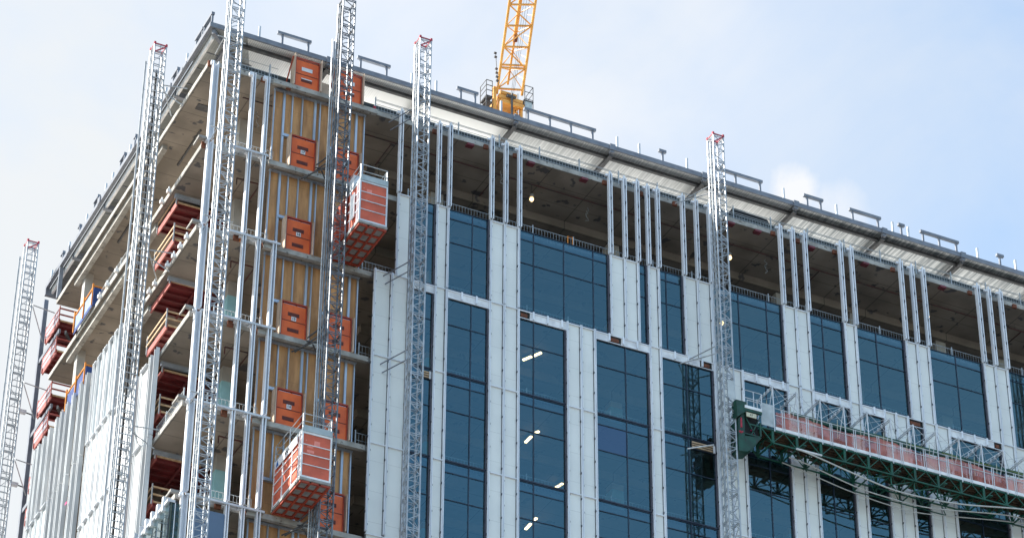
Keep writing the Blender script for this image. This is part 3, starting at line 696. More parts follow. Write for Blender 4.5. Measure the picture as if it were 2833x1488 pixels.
# ------------------------------------------------------------------ climbing masts
def make_mast(name, X, Y, ztop, label, m_main, red_top=True, size=0.55, rail=None, zbot=0.0, ladder=False):
    t = thing(name, (X, Y, zbot), label, 'mast')
    h = size / 2
    for sx, sy in ((-1, -1), (1, -1), (1, 1), (-1, 1)):
        MB().tube([(X + sx * h, Y + sy * h, zbot), (X + sx * h, Y + sy * h, ztop)], 0.042, 8).build('chord', m_main, t)
    L = MB(); z = ztop; k = 0
    cs = [(-h, -h), (h, -h), (h, h), (-h, h)]
    while z > zbot + 0.8:
        for i in range(4):
            a, b = cs[i], cs[(i + 1) % 4]
            if k % 2 == 0:
                L.bar((X + a[0], Y + a[1], z), (X + b[0], Y + b[1], z), 0.035, 0.035)
                L.bar((X + a[0], Y + a[1], z - 0.09), (X + b[0], Y + b[1], z - 0.09), 0.035, 0.035)
            else:
                L.bar((X + a[0], Y + a[1], z - 0.04), (X + b[0], Y + b[1], z - 0.04), 0.03, 0.03)
            if ladder and i in (0, 3):
                L.bar((X + a[0], Y + a[1], z - 0.39), (X + b[0], Y + b[1], z - 0.39), 0.035)
            elif i in (1, 2):
                p, q_ = (a, b) if k % 2 == 0 else (b, a)
                L.bar((X + p[0], Y + p[1], z - 0.06), (X + q_[0], Y + q_[1], z - 0.75), 0.024)
            else:
                p, q_ = (a, b) if k % 2 == 0 else (b, a)
                L.bar((X + p[0], Y + p[1], z - 0.06), (X + q_[0], Y + q_[1], z - 0.42), 0.028)
                L.bar((X + q_[0], Y + q_[1], z - 0.42), (X + p[0], Y + p[1], z - 0.75), 0.028)
        z -= 0.755; k += 1
    if ladder: L.bar((X, Y - h, zbot), (X, Y - h, ztop), 0.03); L.bar((X - h, Y, zbot), (X - h, Y, ztop), 0.04)
    L.build('lattice', m_main, t)
    rk = MB(); rk.box(X - h - 0.03, X - h + 0.05, Y - 0.04, Y + 0.04, zbot, ztop - 0.3)
    z = ztop - 0.4
    rk.build('rack', m_main, t)
    if rail:
        r_ = MB(); rx, ry = rail; r_.bar((X + rx, Y + ry, zbot), (X + rx, Y + ry, ztop - 0.6), 0.07)
        z = ztop - 0.7
        while z > 50: r_.bar((X + rx, Y + ry, z), (X - h, Y + (h if ry > 0 else -h), z - 0.05), 0.03); z -= 1.5
        r_.build('guide_rail', m_main, t)
    if red_top:
        r = MB()
        for i in range(4):
            a, b = cs[i], cs[(i + 1) % 4]
            r.bar((X + a[0], Y + a[1], ztop + 0.03), (X + b[0], Y + b[1], ztop + 0.03), 0.05, 0.06)
        for a in cs: r.box(X + a[0] - 0.045, X + a[0] + 0.045, Y + a[1] - 0.045, Y + a[1] + 0.045, ztop - 0.03, ztop + 0.12)
        r.bar((X - h, Y - h, ztop - 0.45), (X + h, Y - h, ztop - 0.02), 0.05)
        r.build('top_frame', redm, t)
    return t
def tie(t, pts, m=mast_s, r=0.028):
    mb = MB()
    for a, b in pts: mb.tube([a, b], r)
    mb.build('wall_tie', m, t)
mA = make_mast('climbing_mast', -1.30, 22.6, 84.1, 'silver lattice climbing mast with red cap, leftmost, clear against the sky beyond the far corner', mast_s, rail=(-0.42, 0.42), ladder=True)
for z in (80.2, 75.6, 71.2, 66.7): tie(mA, [((-1.0, 22.1, z), (0.2, 22.3, z)), ((-1.0, 22.1, z - 0.1), (0.3, 24.4, z - 0.5)), ((-1.05, 21.8, z - 0.2), (-1.05, 22.4, z + 0.3))])
mB = make_mast('climbing_mast', -1.30, 3.6, 83.15, 'silver lattice climbing mast with red cap in front of the left facade and roof edge', mast_s, rail=(-0.42, 0.42), ladder=True)
for z in (81.0, 71.9, 62.9): tie(mB, [((-1.0, 3.4, z), (0.0, 2.9, z - 0.2)), ((-1.0, 3.8, z), (0.0, 3.3, z - 0.9)), ((-1.0, 3.4, z), (0.0, 5.0, z - 0.3))])
mc = MB(); mc.tube([(-1.36, 3.6, 50), (-1.33, 3.62, 70), (-1.30, 3.6, 81.9)], 0.05); mc.build('power_cable', black, mB)
mC = make_mast('climbing_mast', 0.44, -1.8, 88.0, 'sunlit silver lattice mast at the building corner, running out of the top of the picture', mast_s, red_top=False, size=0.58)
for z in (80.9, 75.9, 71.2, 62.4): tie(mC, [((0.2, -1.5, z), (0.2, -0.1, z - 0.2)), ((0.7, -1.5, z), (1.3, -0.1, z - 0.2)), ((-0.2, -1.5, z - 0.3), (1.1, -1.5, z - 0.3))])
mD = make_mast('hoist_mast', 5.71, -1.8, 84.45, 'dark grey lattice hoist mast standing between the orange gates', mast_d, red_top=False, size=0.58)
for z in (75.4, 66.3, 57.4):
    tie(mD, [((5.4, -1.5, z), (4.6, -0.1, z - 0.1)), ((6.0, -1.5, z), (6.6, -0.1, z - 0.1)), ((5.4, -1.5, z + 0.25), (4.7, -0.2, z - 0.15)), ((4.9, -1.0, z), (6.2, -0.9, z + 0.2)), ((5.2, -1.4, z + 0.4), (5.9, -0.5, z + 0.1)), ((5.1, -1.2, z - 0.2), (5.9, -0.2, z - 0.3)), ((5.0, -0.8, z + 0.3), (5.5, -1.5, z + 0.7))], steel_dk, 0.035)
gr = MB()
for dx in (-0.48, -0.38): gr.tube([(5.71 + dx, -1.45, 0), (5.71 + dx, -1.45, 82.4)], 0.03)
gr.tube([(5.75, -1.0, 0), (5.75, -1.0, 76.0)], 0.03); gr.build('cable_guide', mast_s, mD)
mE = make_mast('climbing_mast', 9.55, -1.8, 83.55, 'silver lattice climbing mast with red cap, in front of the first white cladding strips', mast_s)
for z in (79.75, 71.3, 66.7): tie(mE, [((9.3, -1.6, z + 0.1), (8.6, -0.3, z - 0.1)), ((9.8, -1.6, z + 0.1), (10.6, -0.3, z - 0.1)), ((9.3, -1.6, z - 0.4), (8.7, -0.3, z - 0.5))], steel)
mF = make_mast('climbing_mast', 24.98, -1.8, 83.3, 'silver lattice climbing mast with red cap that carries the green work platform', mast_s)
for z in (80.35, 71.3): tie(mF, [((24.6, -1.6, z + 0.1), (23.9, -0.3, z - 0.1)), ((25.2, -1.6, z + 0.1), (25.9, -0.3, z - 0.1)), ((24.6, -1.6, z - 0.3), (23.5, -0.3, z - 0.4))])
mG = make_mast('climbing_mast', 44.2, -1.8, 83.25, 'lattice mast past the right edge, seen as a reflection in the glass', mast_s)

# ------------------------------------------------------------------ hoist cabs
def make_cab(x0, z0, label, west_open):
    x1, y0, y1, z1 = x0 + 1.32, -3.35, -0.30, z0 + 2.30
    t = thing('hoist_cab', (x0, y0, z0), label, 'hoist cab', 'orange hoist cabs on the dark mast')
    fr = MB(); w_ = 0.07
    for x in (x0, x1 - w_):
        for y in (y0, y1 - w_): fr.box(x, x + w_, y, y + w_, z0, z1)
    for z in (z0 + 0.05, z1 - 0.19):
        fr.box(x0 + w_, x1 - w_, y0 + 0.001, y0 + w_, z, z + 0.10); fr.box(x0 + w_, x1 - w_, y1 - w_, y1 - 0.001, z, z + 0.10)
        fr.box(x0 + 0.001, x0 + w_, y0 + w_, y1 - w_, z, z + 0.10); fr.box(x1 - w_, x1 - 0.001, y0 + w_, y1 - w_, z, z + 0.10)
    for k in (0.28, 0.52, 0.74):
        z = z0 + 0.1 + k * 2.0
        fr.box(x0 + w_, x1 - w_, y0 - 0.006, y0 + 0.03, z, z + 0.035)
        fr.box(x0 - 0.006, x0 + 0.03, y0 + w_, y1 - w_, z, z + 0.045)
        fr.box(x1 - 0.03, x1 + 0.006, y0 + w_, y1 - w_, z, z + 0.045)
    for k in (1, 2):
        y = y0 + (y1 - y0) * k / 3
        fr.box(x0 - 0.007, x0 + 0.032, y - 0.03, y + 0.03, z0 + 0.1, z1 - 0.2)
    fr.box(x0 - 0.008, x0 + 0.04, y0 + 0.16, y0 + 0.20, z0 + 0.1, z1); fr.box(x0 - 0.012, x0 + 0.04, y0 + 0.26, y0 + 0.29, z0 + 0.1, z1)
    fr.build('frame', white_paint if west_open else alu_trim, t)
    MB().box(x0 + w_, x1 - w_, y0 + 0.032, y0 + 0.05, z0 + 0.15, z1 - 0.2).build('front_mesh', orange_lt, t)
    MB().box(x0 + 0.034, x0 + 0.05, y0 + w_, y1 - w_, z0 + 0.15, z1 - 0.2).build('side_mesh', orange_lt, t)
    MB().box(x1 - 0.05, x1 - 0.034, y0 + w_, y1 - w_, z0 + 0.15, z1 - 0.2).build('side_mesh', orange_lt, t)
    MB().box(x0 + 0.02, x1 - 0.02, y0 - 0.012, y1, z1 + 0.001, z1 + 0.03).build('roof', flash, t)
    MB().box(x0 + 0.02, x1 - 0.01, y0 - 0.03, y0 - 0.008, z1 - 0.10, z1 + 0.18).build('roof_flashing', flash, t)
    MB().box(x0 - 0.02, x1 + 0.02, y0 - 0.03, y1, z0 - 0.06, z0 + 0.049).build('sill', grey_pl, t)
    MB().box(x0 + 0.01, x1 - 0.01, y0, y1 - 0.01, z0 - 0.075, z0 - 0.061).build('floor', grey_pl, t)
    u = MB()
    for i in range(4):
        x = x0 + 0.02 + i * (1.32 - 0.10) / 3; u.box(x, x + 0.08, y0 + 0.02, y1 - 0.02, z0 - 0.16, z0 - 0.076)
    for i in range(6):
        y = y0 + 0.02 + i * (3.05 - 0.14) / 5; u.box(x0 + 0.08, x1 - 0.08, y, y + 0.10, z0 - 0.145, z0 - 0.077)
    u.build('underframe', orange_dk, t)
    rl = MB(); zr = z1 + 0.75
    cs = [(x0 + 0.04, y0 + 0.04), (x1 - 0.04, y0 + 0.04), (x1 - 0.04, y1 - 0.04), (x0 + 0.04, y1 - 0.04)]
    for i in range(4):
        a, b = cs[i], cs[(i + 1) % 4]
        for z in (z1 + 0.4, zr): rl.tube([(a[0], a[1], z), (b[0], b[1], z)], 0.02)
        rl.tube([(a[0], a[1], z1), (a[0], a[1], zr)], 0.028)
    rl.tube([(x1 - 0.04, -2.6, z1 + 0.05), (x1 - 0.04, -3.2, zr - 0.05)], 0.025)
    rl.tube([(x0 + 0.04, -1.9, z1), (x0 + 0.04, -1.9, zr)], 0.025)
    rl.build('roof_rail', mast_s, t)
    p = MB()
    if west_open:
        p.box(x0 + 0.55, x0 + 0.80, y0 + 0.024, y0 + 0.0315, z0 + 1.62, z0 + 1.86); p.box(x0 + 0.25, x0 + 0.52, y0 + 0.024, y0 + 0.0315, z0 + 1.50, z0 + 1.60)
        p.box(x0 + 0.25, x0 + 0.56, y0 + 0.024, y0 + 0.0315, z0 + 1.26, z0 + 1.38)
    else:
        p.box(x0 + 0.34, x0 + 0.58, y0 + 0.024, y0 + 0.0315, z0 + 1.56, z0 + 1.80)
    p.build('faded_patch', pale_patch, t)
    return t, (x0, x1, y0, y1, z0, z1)
cab1, c1 = make_cab(6.08, 71.42, 'orange hoist cab hanging right of the dark mast, upper of the two', False)
MB().box(6.02, 6.07, -2.9, -2.5, 71.9, 73.2).build('motor_cover', white_paint, cab1)
MB().box(5.99, 6.075, -2.05, -1.0, 71.45, 73.5).build('drive_plate', orange_dk, cab1)
MB().box(6.10, 6.45, -2.6, -2.1, 73.76, 74.35).build('control_box', alu_trim, cab1)
cab2, c2 = make_cab(4.02, 58.18, 'orange hoist cab left of the dark mast, lower one, with a white name board', True)
bd = MB().box(3.985, 4.012, -2.95, -0.55, 59.98, 60.36).build('name_board', paper, cab2)
text_obj('lettering', 'JOOC', 0.24, ink, bd, (3.980, -1.9, 60.17), (math.radians(90), 0, math.radians(-90)), True)
MB().add([(3.98, -0.95, 60.02), (3.98, -0.62, 60.02), (3.98, -0.78, 60.34)], [(0, 1, 2)]).build('logo_triangle', logo_blue, bd)
MB().box(5.35, 5.42, -2.3, -1.0, 58.4, 60.2).build('drive_plate', orange_dk, cab2)

# ------------------------------------------------------------------ guard rails
def mesh_rail(name, pts_axis, a0, a1, c, z0, h, label, cat='guardrail', posts=2.1, group='mesh guardrails along the slab edges', mesh_h=None, cables=()):
    def P(a, z): return (a, c, z) if pts_axis == 'x' else (c, a, z)
    t = thing(name, P(a0, z0), label, cat, group)
    m = MB(); mh = mesh_h or h
    for z in (z0 + 0.04, z0 + mh * 0.5, z0 + mh): m.bar(P(a0, z), P(a1, z), 0.022)
    n = int((a1 - a0) / 0.15)
    for i in range(n + 1):
        a = a0 + (a1 - a0) * i / max(n, 1); m.bar(P(a, z0 + 0.04), P(a, z0 + mh), 0.011)
    m.build('mesh_panel', wirem, t)
    if cables:
        cb = MB()
        for z in cables: cb.tube([P(a0, z0 + z), P(a1, z0 + z)], 0.014)
        cb.build('cable', wirem, t)
    a = a0
    while a <= a1 + 0.01:
        MB().bar(P(a, z0), P(a, z0 + max(h, max(cables) if cables else 0) + 0.12), 0.05).build('post', wirem, t); a += posts
    return t
mesh_rail('guardrail', 'x', 0.8, 3.3, 0.15, T[18], 0.75, 'wire mesh guardrail on the top slab between the corner and the first gate', cables=(0.78,), mesh_h=0.42)
mesh_rail('guardrail', 'x', 8.1, 44.0, 0.15, T[18], 0.75, 'long cable guardrail on the top slab in front of the bright roof deck', cables=(0.70, 0.76, 0.5), mesh_h=0.40)
for n, nm in ((17, 'one storey below the top slab'), (16, 'two storeys below the top slab'), (15, 'three storeys below the top slab'), (14, 'four storeys below the top slab'), (13, 'just above the blue panel')):
    mesh_rail('guardrail', 'x', 1.1, 3.3, 0.15, T[n], 0.62, 'short mesh guardrail left of the plywood wall, ' + nm)
mesh_rail('guardrail', 'x', 9.9, 46.0, 0.25, T[17], 0.72, 'long dark mesh guardrail along the top of the blue glass')
for n, nm in ((16, 'second storey'), (15, 'third storey'), (14, 'fourth storey')):
    mesh_rail('guardrail', 'x', 7.8, 9.4, 0.25, T[n], 0.7, 'mesh guardrail in the dark gap right of the plywood, ' + nm + ' down')
    mesh_rail('guardrail', 'x', 11.8, 42.0, 0.45, T[n] + 0.05, 0.75, 'mesh guardrail glimpsed behind the blue glass, ' + nm + ' down')
mesh_rail('guardrail', 'y', 0.3, 3.6, 0.12, T[14], 0.7, 'mesh guardrail on the left facade edge beside the maroon stairs')
# west side barrier panels
for n, nm in ((17, 'upper'), (16, 'lower')):
    z = T[n]; t = thing('edge_barrier', (-0.12, 14.4, z), 'blue sheeted barrier with orange rails on the left facade, %s of the two' % nm, 'barrier', 'blue barriers on the left facade')
    MB().box(-0.14, -0.11, 14.45, 17.1, z - 0.05, z + 0.88).build('sheet', blue_pale if n == 17 else bluem, t)
    MB().box(-0.16, -0.141, 14.45, 17.15, z - 0.1, z + 0.12).build('toe_sheet', bluem, t)
    MB().box(-0.16, 0.55, 14.30, 14.42, z - 0.05, z + 0.95).build('end_sheet', bluem, t)
    r = MB(); r.bar((-0.14, 14.4, z + 1.05), (-0.14, 17.1, z + 1.0), 0.06); r.bar((-0.14, 14.36, z + 1.05), (0.7, 14.36, z + 1.05), 0.06)
    for y in (14.4, 15.7, 17.1): r.bar((-0.18, y, z), (-0.18, y, z + 1.2), 0.07)
    r.build('rail', orail, t)

# site clutter on the left edge
for i, (Y, n) in enumerate(((8.6, 17), (9.6, 17), (12.9, 17), (13.7, 17))):
    z = T[n]; m = MB()
    for k in range(3): m.bar((-0.02 + 0.06 * k, Y - 0.25, z + 0.05 + 0.05 * k), (0.05, Y + 0.3, z + 0.04 + 0.05 * k), 0.05)
    solo('timber_offcuts', m, lumber, ['small timber bundle on the slab edge beside the second mast', 'small timber bundle just left of the second mast', 'small timber bundle right of the upper blue barrier', 'small timber bundle against the end of the upper blue barrier'][i], 'timber', 'timber bundles on the left slab edge', loc=(0.0, Y, z))
mesh_rail('guardrail', 'y', 9.0, 13.9, 0.10, T[17], 0.62, 'mesh guardrail on the left edge between the second mast and the blue barrier')
# black tarpaulin behind the top railing, canister
solo('tarpaulin', MB().prism_y([(26.7, 80.4), (29.6, 80.4), (29.15, 81.32), (27.2, 81.42)], 0.5, 0.9), black, 'black tarpaulin bundle behind the top slab railing right of the platform mast', 'tarpaulin', loc=(26.7, 0.5, 80.4))
t = thing('canister', (8.03, 0.06, 80.36), 'small red canister on the top slab edge right of the topmost gates', 'canister')
MB().tube([(8.03, 0.08, 80.36), (8.03, 0.08, 80.62)], 0.07, 10).build('body', redm, t); MB().tube([(8.03, 0.08, 80.62), (8.03, 0.08, 80.70)], 0.035, 8).build('neck', white_paint, t)
solo('yellow_handle', MB().tube([(17.95, 0.12, 76.0), (17.95, 0.12, 76.55), (18.2, 0.12, 76.55), (18.2, 0.12, 76.05)], 0.03), orail, 'bent yellow pipe hoop standing at the glass top behind the mesh railing', 'hoop')
solo('notice_board', MB().box(1.86, 2.12, -0.06, -0.04, 71.10, 71.34), mat('orange_notice', (0.75, 0.22, 0.04), (0.6, 0.15, 0.03), rough=0.6), 'small orange notice on the slab edge near the corner mast', 'notice')

# ------------------------------------------------------------------ lamps
def work_lamp(X, Y, z, ztop, label):
    t = thing('work_lamp', (X, Y, z), label, 'work lamp', 'lit work lamps under the soffits')
    MB().tube([(X, Y, z + 0.2), (X, Y, ztop)], 0.012).build('cord', black, t)
    MB().tube([(X, Y, z + 0.10), (X, Y, z + 0.26)], 0.10, 10).build('housing', grey_pl, t)
    b = MB()
    for k in range(5):
        r = [0.03, 0.085, 0.10, 0.08, 0.03][k]; b.tube([(X, Y, z - 0.12 + k * 0.045), (X, Y, z - 0.075 + k * 0.045)], r, 10)
    b.build('bulb', bulbm, t)
    c = MB()
    for k in range(6):
        a = math.pi * k / 3; c.tube([(X + 0.12 * math.cos(a), Y + 0.12 * math.sin(a), z + 0.1), (X + 0.05 * math.cos(a), Y + 0.05 * math.sin(a), z - 0.16)], 0.008, 4)
    c.build('cage', wirem, t)
work_lamp(16.81, 1.59, 79.25, 80.1, 'lit work lamp hanging from the soffit between the first and second roof bays')
work_lamp(27.56, 1.58, 79.25, 80.1, 'lit work lamp just right of the platform mast, under the top soffit')
work_lamp(39.04, 1.63, 79.25, 80.1, 'lit work lamp near the right end, under the top soffit')
work_lamp(26.55, 0.9, 74.75, 75.6, 'lit work lamp glowing behind the blue glass beside the platform mast')
def W2(X, Y, z, L, ang, label):
    t = thing('tube_light', (X, Y, z), label, 'tube light', 'tube lights behind the blue glass')
    d = Vector((math.cos(ang), math.sin(ang), 0)) * L / 2
    MB().bar(Vector((X, Y, z)) - d, Vector((X, Y, z)) + d, 0.11, 0.05).build('tube', tubem, t)
    MB().bar(Vector((X, Y, z + 0.05)) - d, Vector((X, Y, z + 0.05)) + d, 0.15, 0.04).build('fitting', grey_pl, t)

# dangling cable bundles
for (X, Y, z, lab) in ((15.0, 1.2, 79.9, 'tangle of pale wire hanging from the soffit left of the first lamp'), (20.0, 2.0, 79.9, 'tangle of pale wire hanging from the soffit right of the first lamp'),
                       (29.8, 1.9, 79.9, 'tangle of pale wire hanging from the soffit right of the platform mast'), (3.2, 2.2, 79.95, 'loose pale wire hanging beside the plywood wall')):
    pts = [(X, Y, z + 0.15)]
    for k in range(9): pts.append((X + random.uniform(-0.12, 0.12), Y + random.uniform(-0.05, 0.05), z - 0.08 * k + random.uniform(-0.04, 0.04)))
    solo('dangling_cable', MB().tube(pts, 0.018, 5), wirem, lab, 'cable', 'wires hanging from the soffit', loc=(X, Y, z - 0.6))

# ------------------------------------------------------------------ maroon steel stairs
def stairs(X0, X1, Y0, Y1, zs, label, posts_out):
    t = thing('steel_staircase', (X0, Y0, zs[-1]), label, 'staircase', 'maroon steel staircases')
    for i, z in enumerate(zs):
        l = MB(); l.box(X0 + 0.03, X1, Y0, Y1, z + 0.10, z + 0.14); la = l.build('landing', maroon, t)
        ribs_ = MB()
        for k in range(5):
            y = Y0 + 0.12 + (Y1 - Y0 - 0.3) * k / 4; ribs_.box(X0 + 0.03, X1, y, y + 0.07, z - 0.02, z + 0.099)
        ribs_.box(X1 * 0.55 + X0 * 0.45, X1 * 0.55 + X0 * 0.45 + 0.09, Y0, Y1, z - 0.09, z - 0.021)
        ribs_.build('joist', maroon, la)
        MB().box(X0 - 0.03, X0 + 0.03, Y0 - 0.05, Y1 + 0.05, z - 0.06, z + 0.24).build('side_channel', pinkred, t)
        MB().box(X0 + 0.031, X1, Y0 - 0.06, Y0 - 0.001, z + 0.12, z + 0.19).build('toe_board', lumber, la)
        # next flight, rising or falling behind
        if i + 1 < len(zs):
            zb = zs[i + 1]
            ya, yb = (Y1 - 0.2, Y0 + 0.2) if i % 2 else (Y0 + 0.2, Y1 - 0.2)
            st = MB(); xw = X1 + 0.02
            st.bar((xw, ya, z), (xw, yb, zb + 0.1), 0.05, 0.26); st.bar((xw + 1.0, ya, z), (xw + 1.0, yb, zb + 0.1), 0.05, 0.26)
            for k in range(9):
                f_ = (k + 0.5) / 9; yy = ya + (yb - ya) * f_; zz = z + (zb + 0.1 - z) * f_
                st.box(xw + 0.03, xw + 0.97, yy - 0.13, yy + 0.13, zz - 0.02, zz + 0.02)
            st.build('flight', maroon, t)
        rr = MB()
        xo = X0 - 0.06
        for hh in (0.42, 0.78):
            rr.box(xo - 0.02, xo + 0.02, Y0 - 0.1, Y1 + 0.1, z + hh, z + hh + 0.09)
            rr.box(xo, X1, Y0 - 0.10, Y0 - 0.062, z + hh + 0.02, z + hh + 0.10)
        rr.build('board_rail', lumber if not posts_out else pinkred, la)
        for (x, yv) in ((xo, Y0 - 0.08), (xo, Y1), (X1 - 0.3, Y0 - 0.08)): MB().bar((x, yv, z), (x, yv, z + 0.98), 0.05).build('rail_post', mast_s if not posts_out else pinkred, la)
        if posts_out: MB().box(xo - 0.012, xo - 0.002, Y0, Y1, z + 0.25, z + 0.9).build('mesh_infill', meshm, la)
    return t
stairs(0.30, 2.3, 3.95, 6.35, [75.05, 73.05, 70.8, 68.5, 66.2, 64.1, 61.9, 59.7, 57.6], 'maroon steel staircase with timber rails behind the corner, inside the left facade', False)
stairs(0.3, 2.3, 21.6, 23.7, [79.2, 77.4, 74.8, 73.0, 70.4, 68.6, 66.0, 64.2], 'maroon steel staircase with red mesh rails at the far left end of the building', True)

# ------------------------------------------------------------------ green work platform
pf_ = thing('work_platform', (26.5, -1.5, 66.6), 'long green steel work platform with orange netting hung across the right facade', 'work platform')
YO, YI = -2.15, -0.80; PX0, PX1 = 27.11, 42.40; PITCH = 1.274
def truss(Yc, nm):
    m = MB(); zb, zt = 66.64, 67.30
    m.bar((PX0 - 1.2, Yc, zt), (PX1, Yc, zt), 0.07); m.bar((PX0, Yc, zb), (PX1, Yc, zb), 0.06)
    x = PX0; i = 0
    while x < PX1 - 0.1:
        m.bar((x, Yc, zb), (x, Yc, zt), 0.07); m.bar((x + 0.07, Yc, zb), (x + 0.07, Yc, zt), 0.04)
        if x + PITCH < PX1 + 0.2:
            m.bar((x, Yc, zb), (x + PITCH/2, Yc, zt), 0.038); m.bar((x + PITCH/2, Yc, zt), (x + PITCH, Yc, zb), 0.038)
        x += PITCH
    m.bar((PX0, Yc, zb), (PX0 - 0.6, Yc, zt), 0.045)
    m.build(nm, green, pf_)
truss(YO, 'outer_truss'); truss(YI, 'inner_truss')
m = MB(); x = PX0; k = 0
while x < PX1:
    m.bar((x, YO, 66.64), (x, YI, 66.64), 0.06); m.bar((x, YO, 67.2), (x, YI, 67.2), 0.07)
    m.bar((x, YO, 66.64), (x, (YO + YI)/2, 67.2), 0.035); m.bar((x, (YO + YI)/2, 67.2), (x, YI, 66.64), 0.035)
    m.bar((x, YO, 66.64), (x + PITCH, YI, 66.64), 0.03)
    m.bar((x, YI, 66.64), (x + 0.25, YI + 0.3, 66.75), 0.05)
    if 31.9 < x < 37:
        m.bar((x, YO + 0.1, 66.64), (x, YO + 0.1, 66.15), 0.05); m.bar((x, YO + 0.1, 66.15), (x + PITCH, YO + 0.1, 66.64), 0.04); m.bar((x, YI, 66.64), (x, YI, 66.15), 0.05)
        m.bar((x, YO + 0.1, 66.15), (x, YI, 66.15), 0.05); m.bar((x, YI, 66.15), (x + PITCH, YI, 66.15), 0.04); m.bar((x, YO + 0.1, 66.15), (x + PITCH, YI, 66.15), 0.04)
    x += PITCH
m.build('cross_frame', green, pf_)
m = MB()
for k in range(46):
    x = 26.6 + k * 0.345; m.box(x, x + 0.335, YO + 0.03, YI + random.uniform(-0.1, 0.45), 67.345 + random.uniform(-0.006, 0.006), 67.385)
for k in range(7): m.box(26.6, PX1 + 0.2, YO + 0.1 + k * 0.2, YO + 0.15 + k * 0.2, 67.28, 67.335)
m.build('decking', deckwood, pf_)
m = MB()
for k in range(6): m.box(28.75 + k * 2.55, 28.95 + k * 2.55, YO + 0.05, YO + 0.35, 66.98, 67.04)
m.build('green_tab', green, pf_)
MB().box(27.3, PX1 + 0.3, YO - 0.05, YO - 0.02, 67.36, 67.52).build('toe_board', white_paint, pf_)
m = MB()
for z in (68.12, 68.48): m.tube([(27.3, YO - 0.06, z), (PX1 + 0.3, YO - 0.06, z)], 0.018)
xs = [27.32 + 1.274 * k for k in range(12)]
for x in xs:
    for dx in (0.0, 0.10): m.tube([(x + dx + 0.35, YO - 0.06, 67.3), (x + dx + 0.35, YO - 0.06, 68.5)], 0.02)
m.build('hand_rail', alu_trim, pf_)
m = MB(); nseg = 60; pr = None
for i in range(nseg):
    xa = 27.35 + i * (PX1 - 27.2) / nseg; xb = 27.35 + (i + 1) * (PX1 - 27.2) / nseg
    ya = YO - 0.015 + 0.035 * math.sin(i * 1.7); yb = YO - 0.015 + 0.035 * math.sin((i + 1) * 1.7)
    za = 68.33 + 0.10 * math.sin(i * 0.35) - 0.02 * math.sin(i * 1.9); zb = 68.33 + 0.10 * math.sin((i + 1) * 0.35) - 0.02 * math.sin((i + 1) * 1.9)
    m.quad((xa, ya, 67.5), (xb, yb, 67.5), (xb, yb, zb), (xa, ya, za))
m.build('orange_netting', netm, pf_)
MB().box(26.55, 27.28, YO - 0.05, YO - 0.03, 67.45, 68.62).build('clear_sheet', sheetm, pf_)
gb = MB().bar((29.0, YI - 0.05, 69.36), (PX1, YI - 0.05, 69.50), 0.16, 0.22).build('green_beam', green, pf_)
st_ = MB(); x = 29.7
while x < PX1 - 1.2: st_.bar((x, YI - 0.14, 69.38 + 0.0105 * (x - 29)), (x + 0.9, YI - 0.14, 69.385 + 0.0105 * (x - 29)), 0.02, 0.035); x += 1.9
st_.build('yellow_stripe', stripe, gb)
FX = [27.23 + 1.2745 * k if k else 27.23 for k in range(12)]
for k, x in enumerate(FX):
    m = MB(); zt = 69.67
    m.tube([(x, YO - 0.05, 67.25), (x, YO - 0.05, zt)], 0.028)
    for dz in (0.0, -0.10):
        m.tube([(x, YO - 0.05, zt + dz), (x, YI + 0.05, zt + dz - 0.03)], 0.026)
    for j in range(5):
        yy = YO + (YI - YO) * j / 4; m.bar((x, yy, zt - 0.12), (x, yy, zt + 0.05), 0.05)
    m.tube([(x, YI, zt - 0.1), (x + 0.05, YI - 0.05, 67.4)], 0.024)
    m.tube([(x, YO + 0.05, zt - 0.1), (x + 0.22, YO + 0.25, 68.7)], 0.02)
    m.tube([(x, YO - 0.05, zt - 0.05), (x, YO + 0.5, 68.2)], 0.022)
    m.build('canopy_frame', alu_trim, pf_)
    MB().tube([(x + 0.30, YI - 0.35, zt - 0.1), (x + 0.22, YI - 0.38, 68.5)], 0.022).build('prop', prop_m, pf_)
    if k + 1 < len(FX):
        b = MB(); x2 = FX[k + 1]
        b.tube([(x, YO - 0.05, zt), (x2, YO - 0.05, 68.62)], 0.012, 5); b.tube([(x, YO - 0.05, 68.62), (x2, YO - 0.05, zt)], 0.012, 5)
        b.tube([(x, YO, zt), (x2, YI, zt)], 0.011, 5); b.tube([(x, YI, zt), (x2, YO, zt)], 0.011, 5); b.tube([(x, YI, zt), (x2, YI, 68.7)], 0.012, 5)
        b.build('brace', alu_trim, pf_)
# drive unit
dr = MB(); dr.prism_y([(25.16, 68.30), (25.78, 68.30), (25.72, 67.86), (25.2, 67.40)], -2.35, -1.95)
dr.box(25.55, 26.50, -2.36, -2.28, 67.84, 67.97); dr.box(25.55, 26.52, -2.30, -1.2, 68.0, 68.06)
dr.build('drive_hood', green_dk, pf_)
d2 = MB(); d2.prism_y([(25.32, 67.4), (25.30, 65.74), (25.62, 65.78), (25.66, 67.86)], -2.2, -2.14); d2.prism_y([(25.62, 66.6), (25.62, 65.78), (25.74, 65.80), (26.2, 66.3), (26.52, 66.72)], -2.2, -2.14)
d2.box(25.31, 25.61, -2.139, -1.4, 66.0, 67.39)
d2.prism_y([(25.30, 65.74), (26.0, 65.95), (26.4, 66.55), (25.4, 66.4)], -2.13, -1.3)
d2.box(26.44, 26.52, -2.2, -2.1, 66.72, 67.5); d2.box(25.62, 26.52, -2.2, -2.12, 66.70, 66.76)
d2.bar((25.62, -2.17, 67.8), (26.2, -2.17, 66.75), 0.05); d2.bar((26.5, -2.17, 67.8), (26.0, -2.17, 66.75), 0.05); d2.bar((25.8, -1.5, 66.8), (26.5, -1.5, 67.6), 0.05)
d2.build('drive_body', green_dk, pf_)
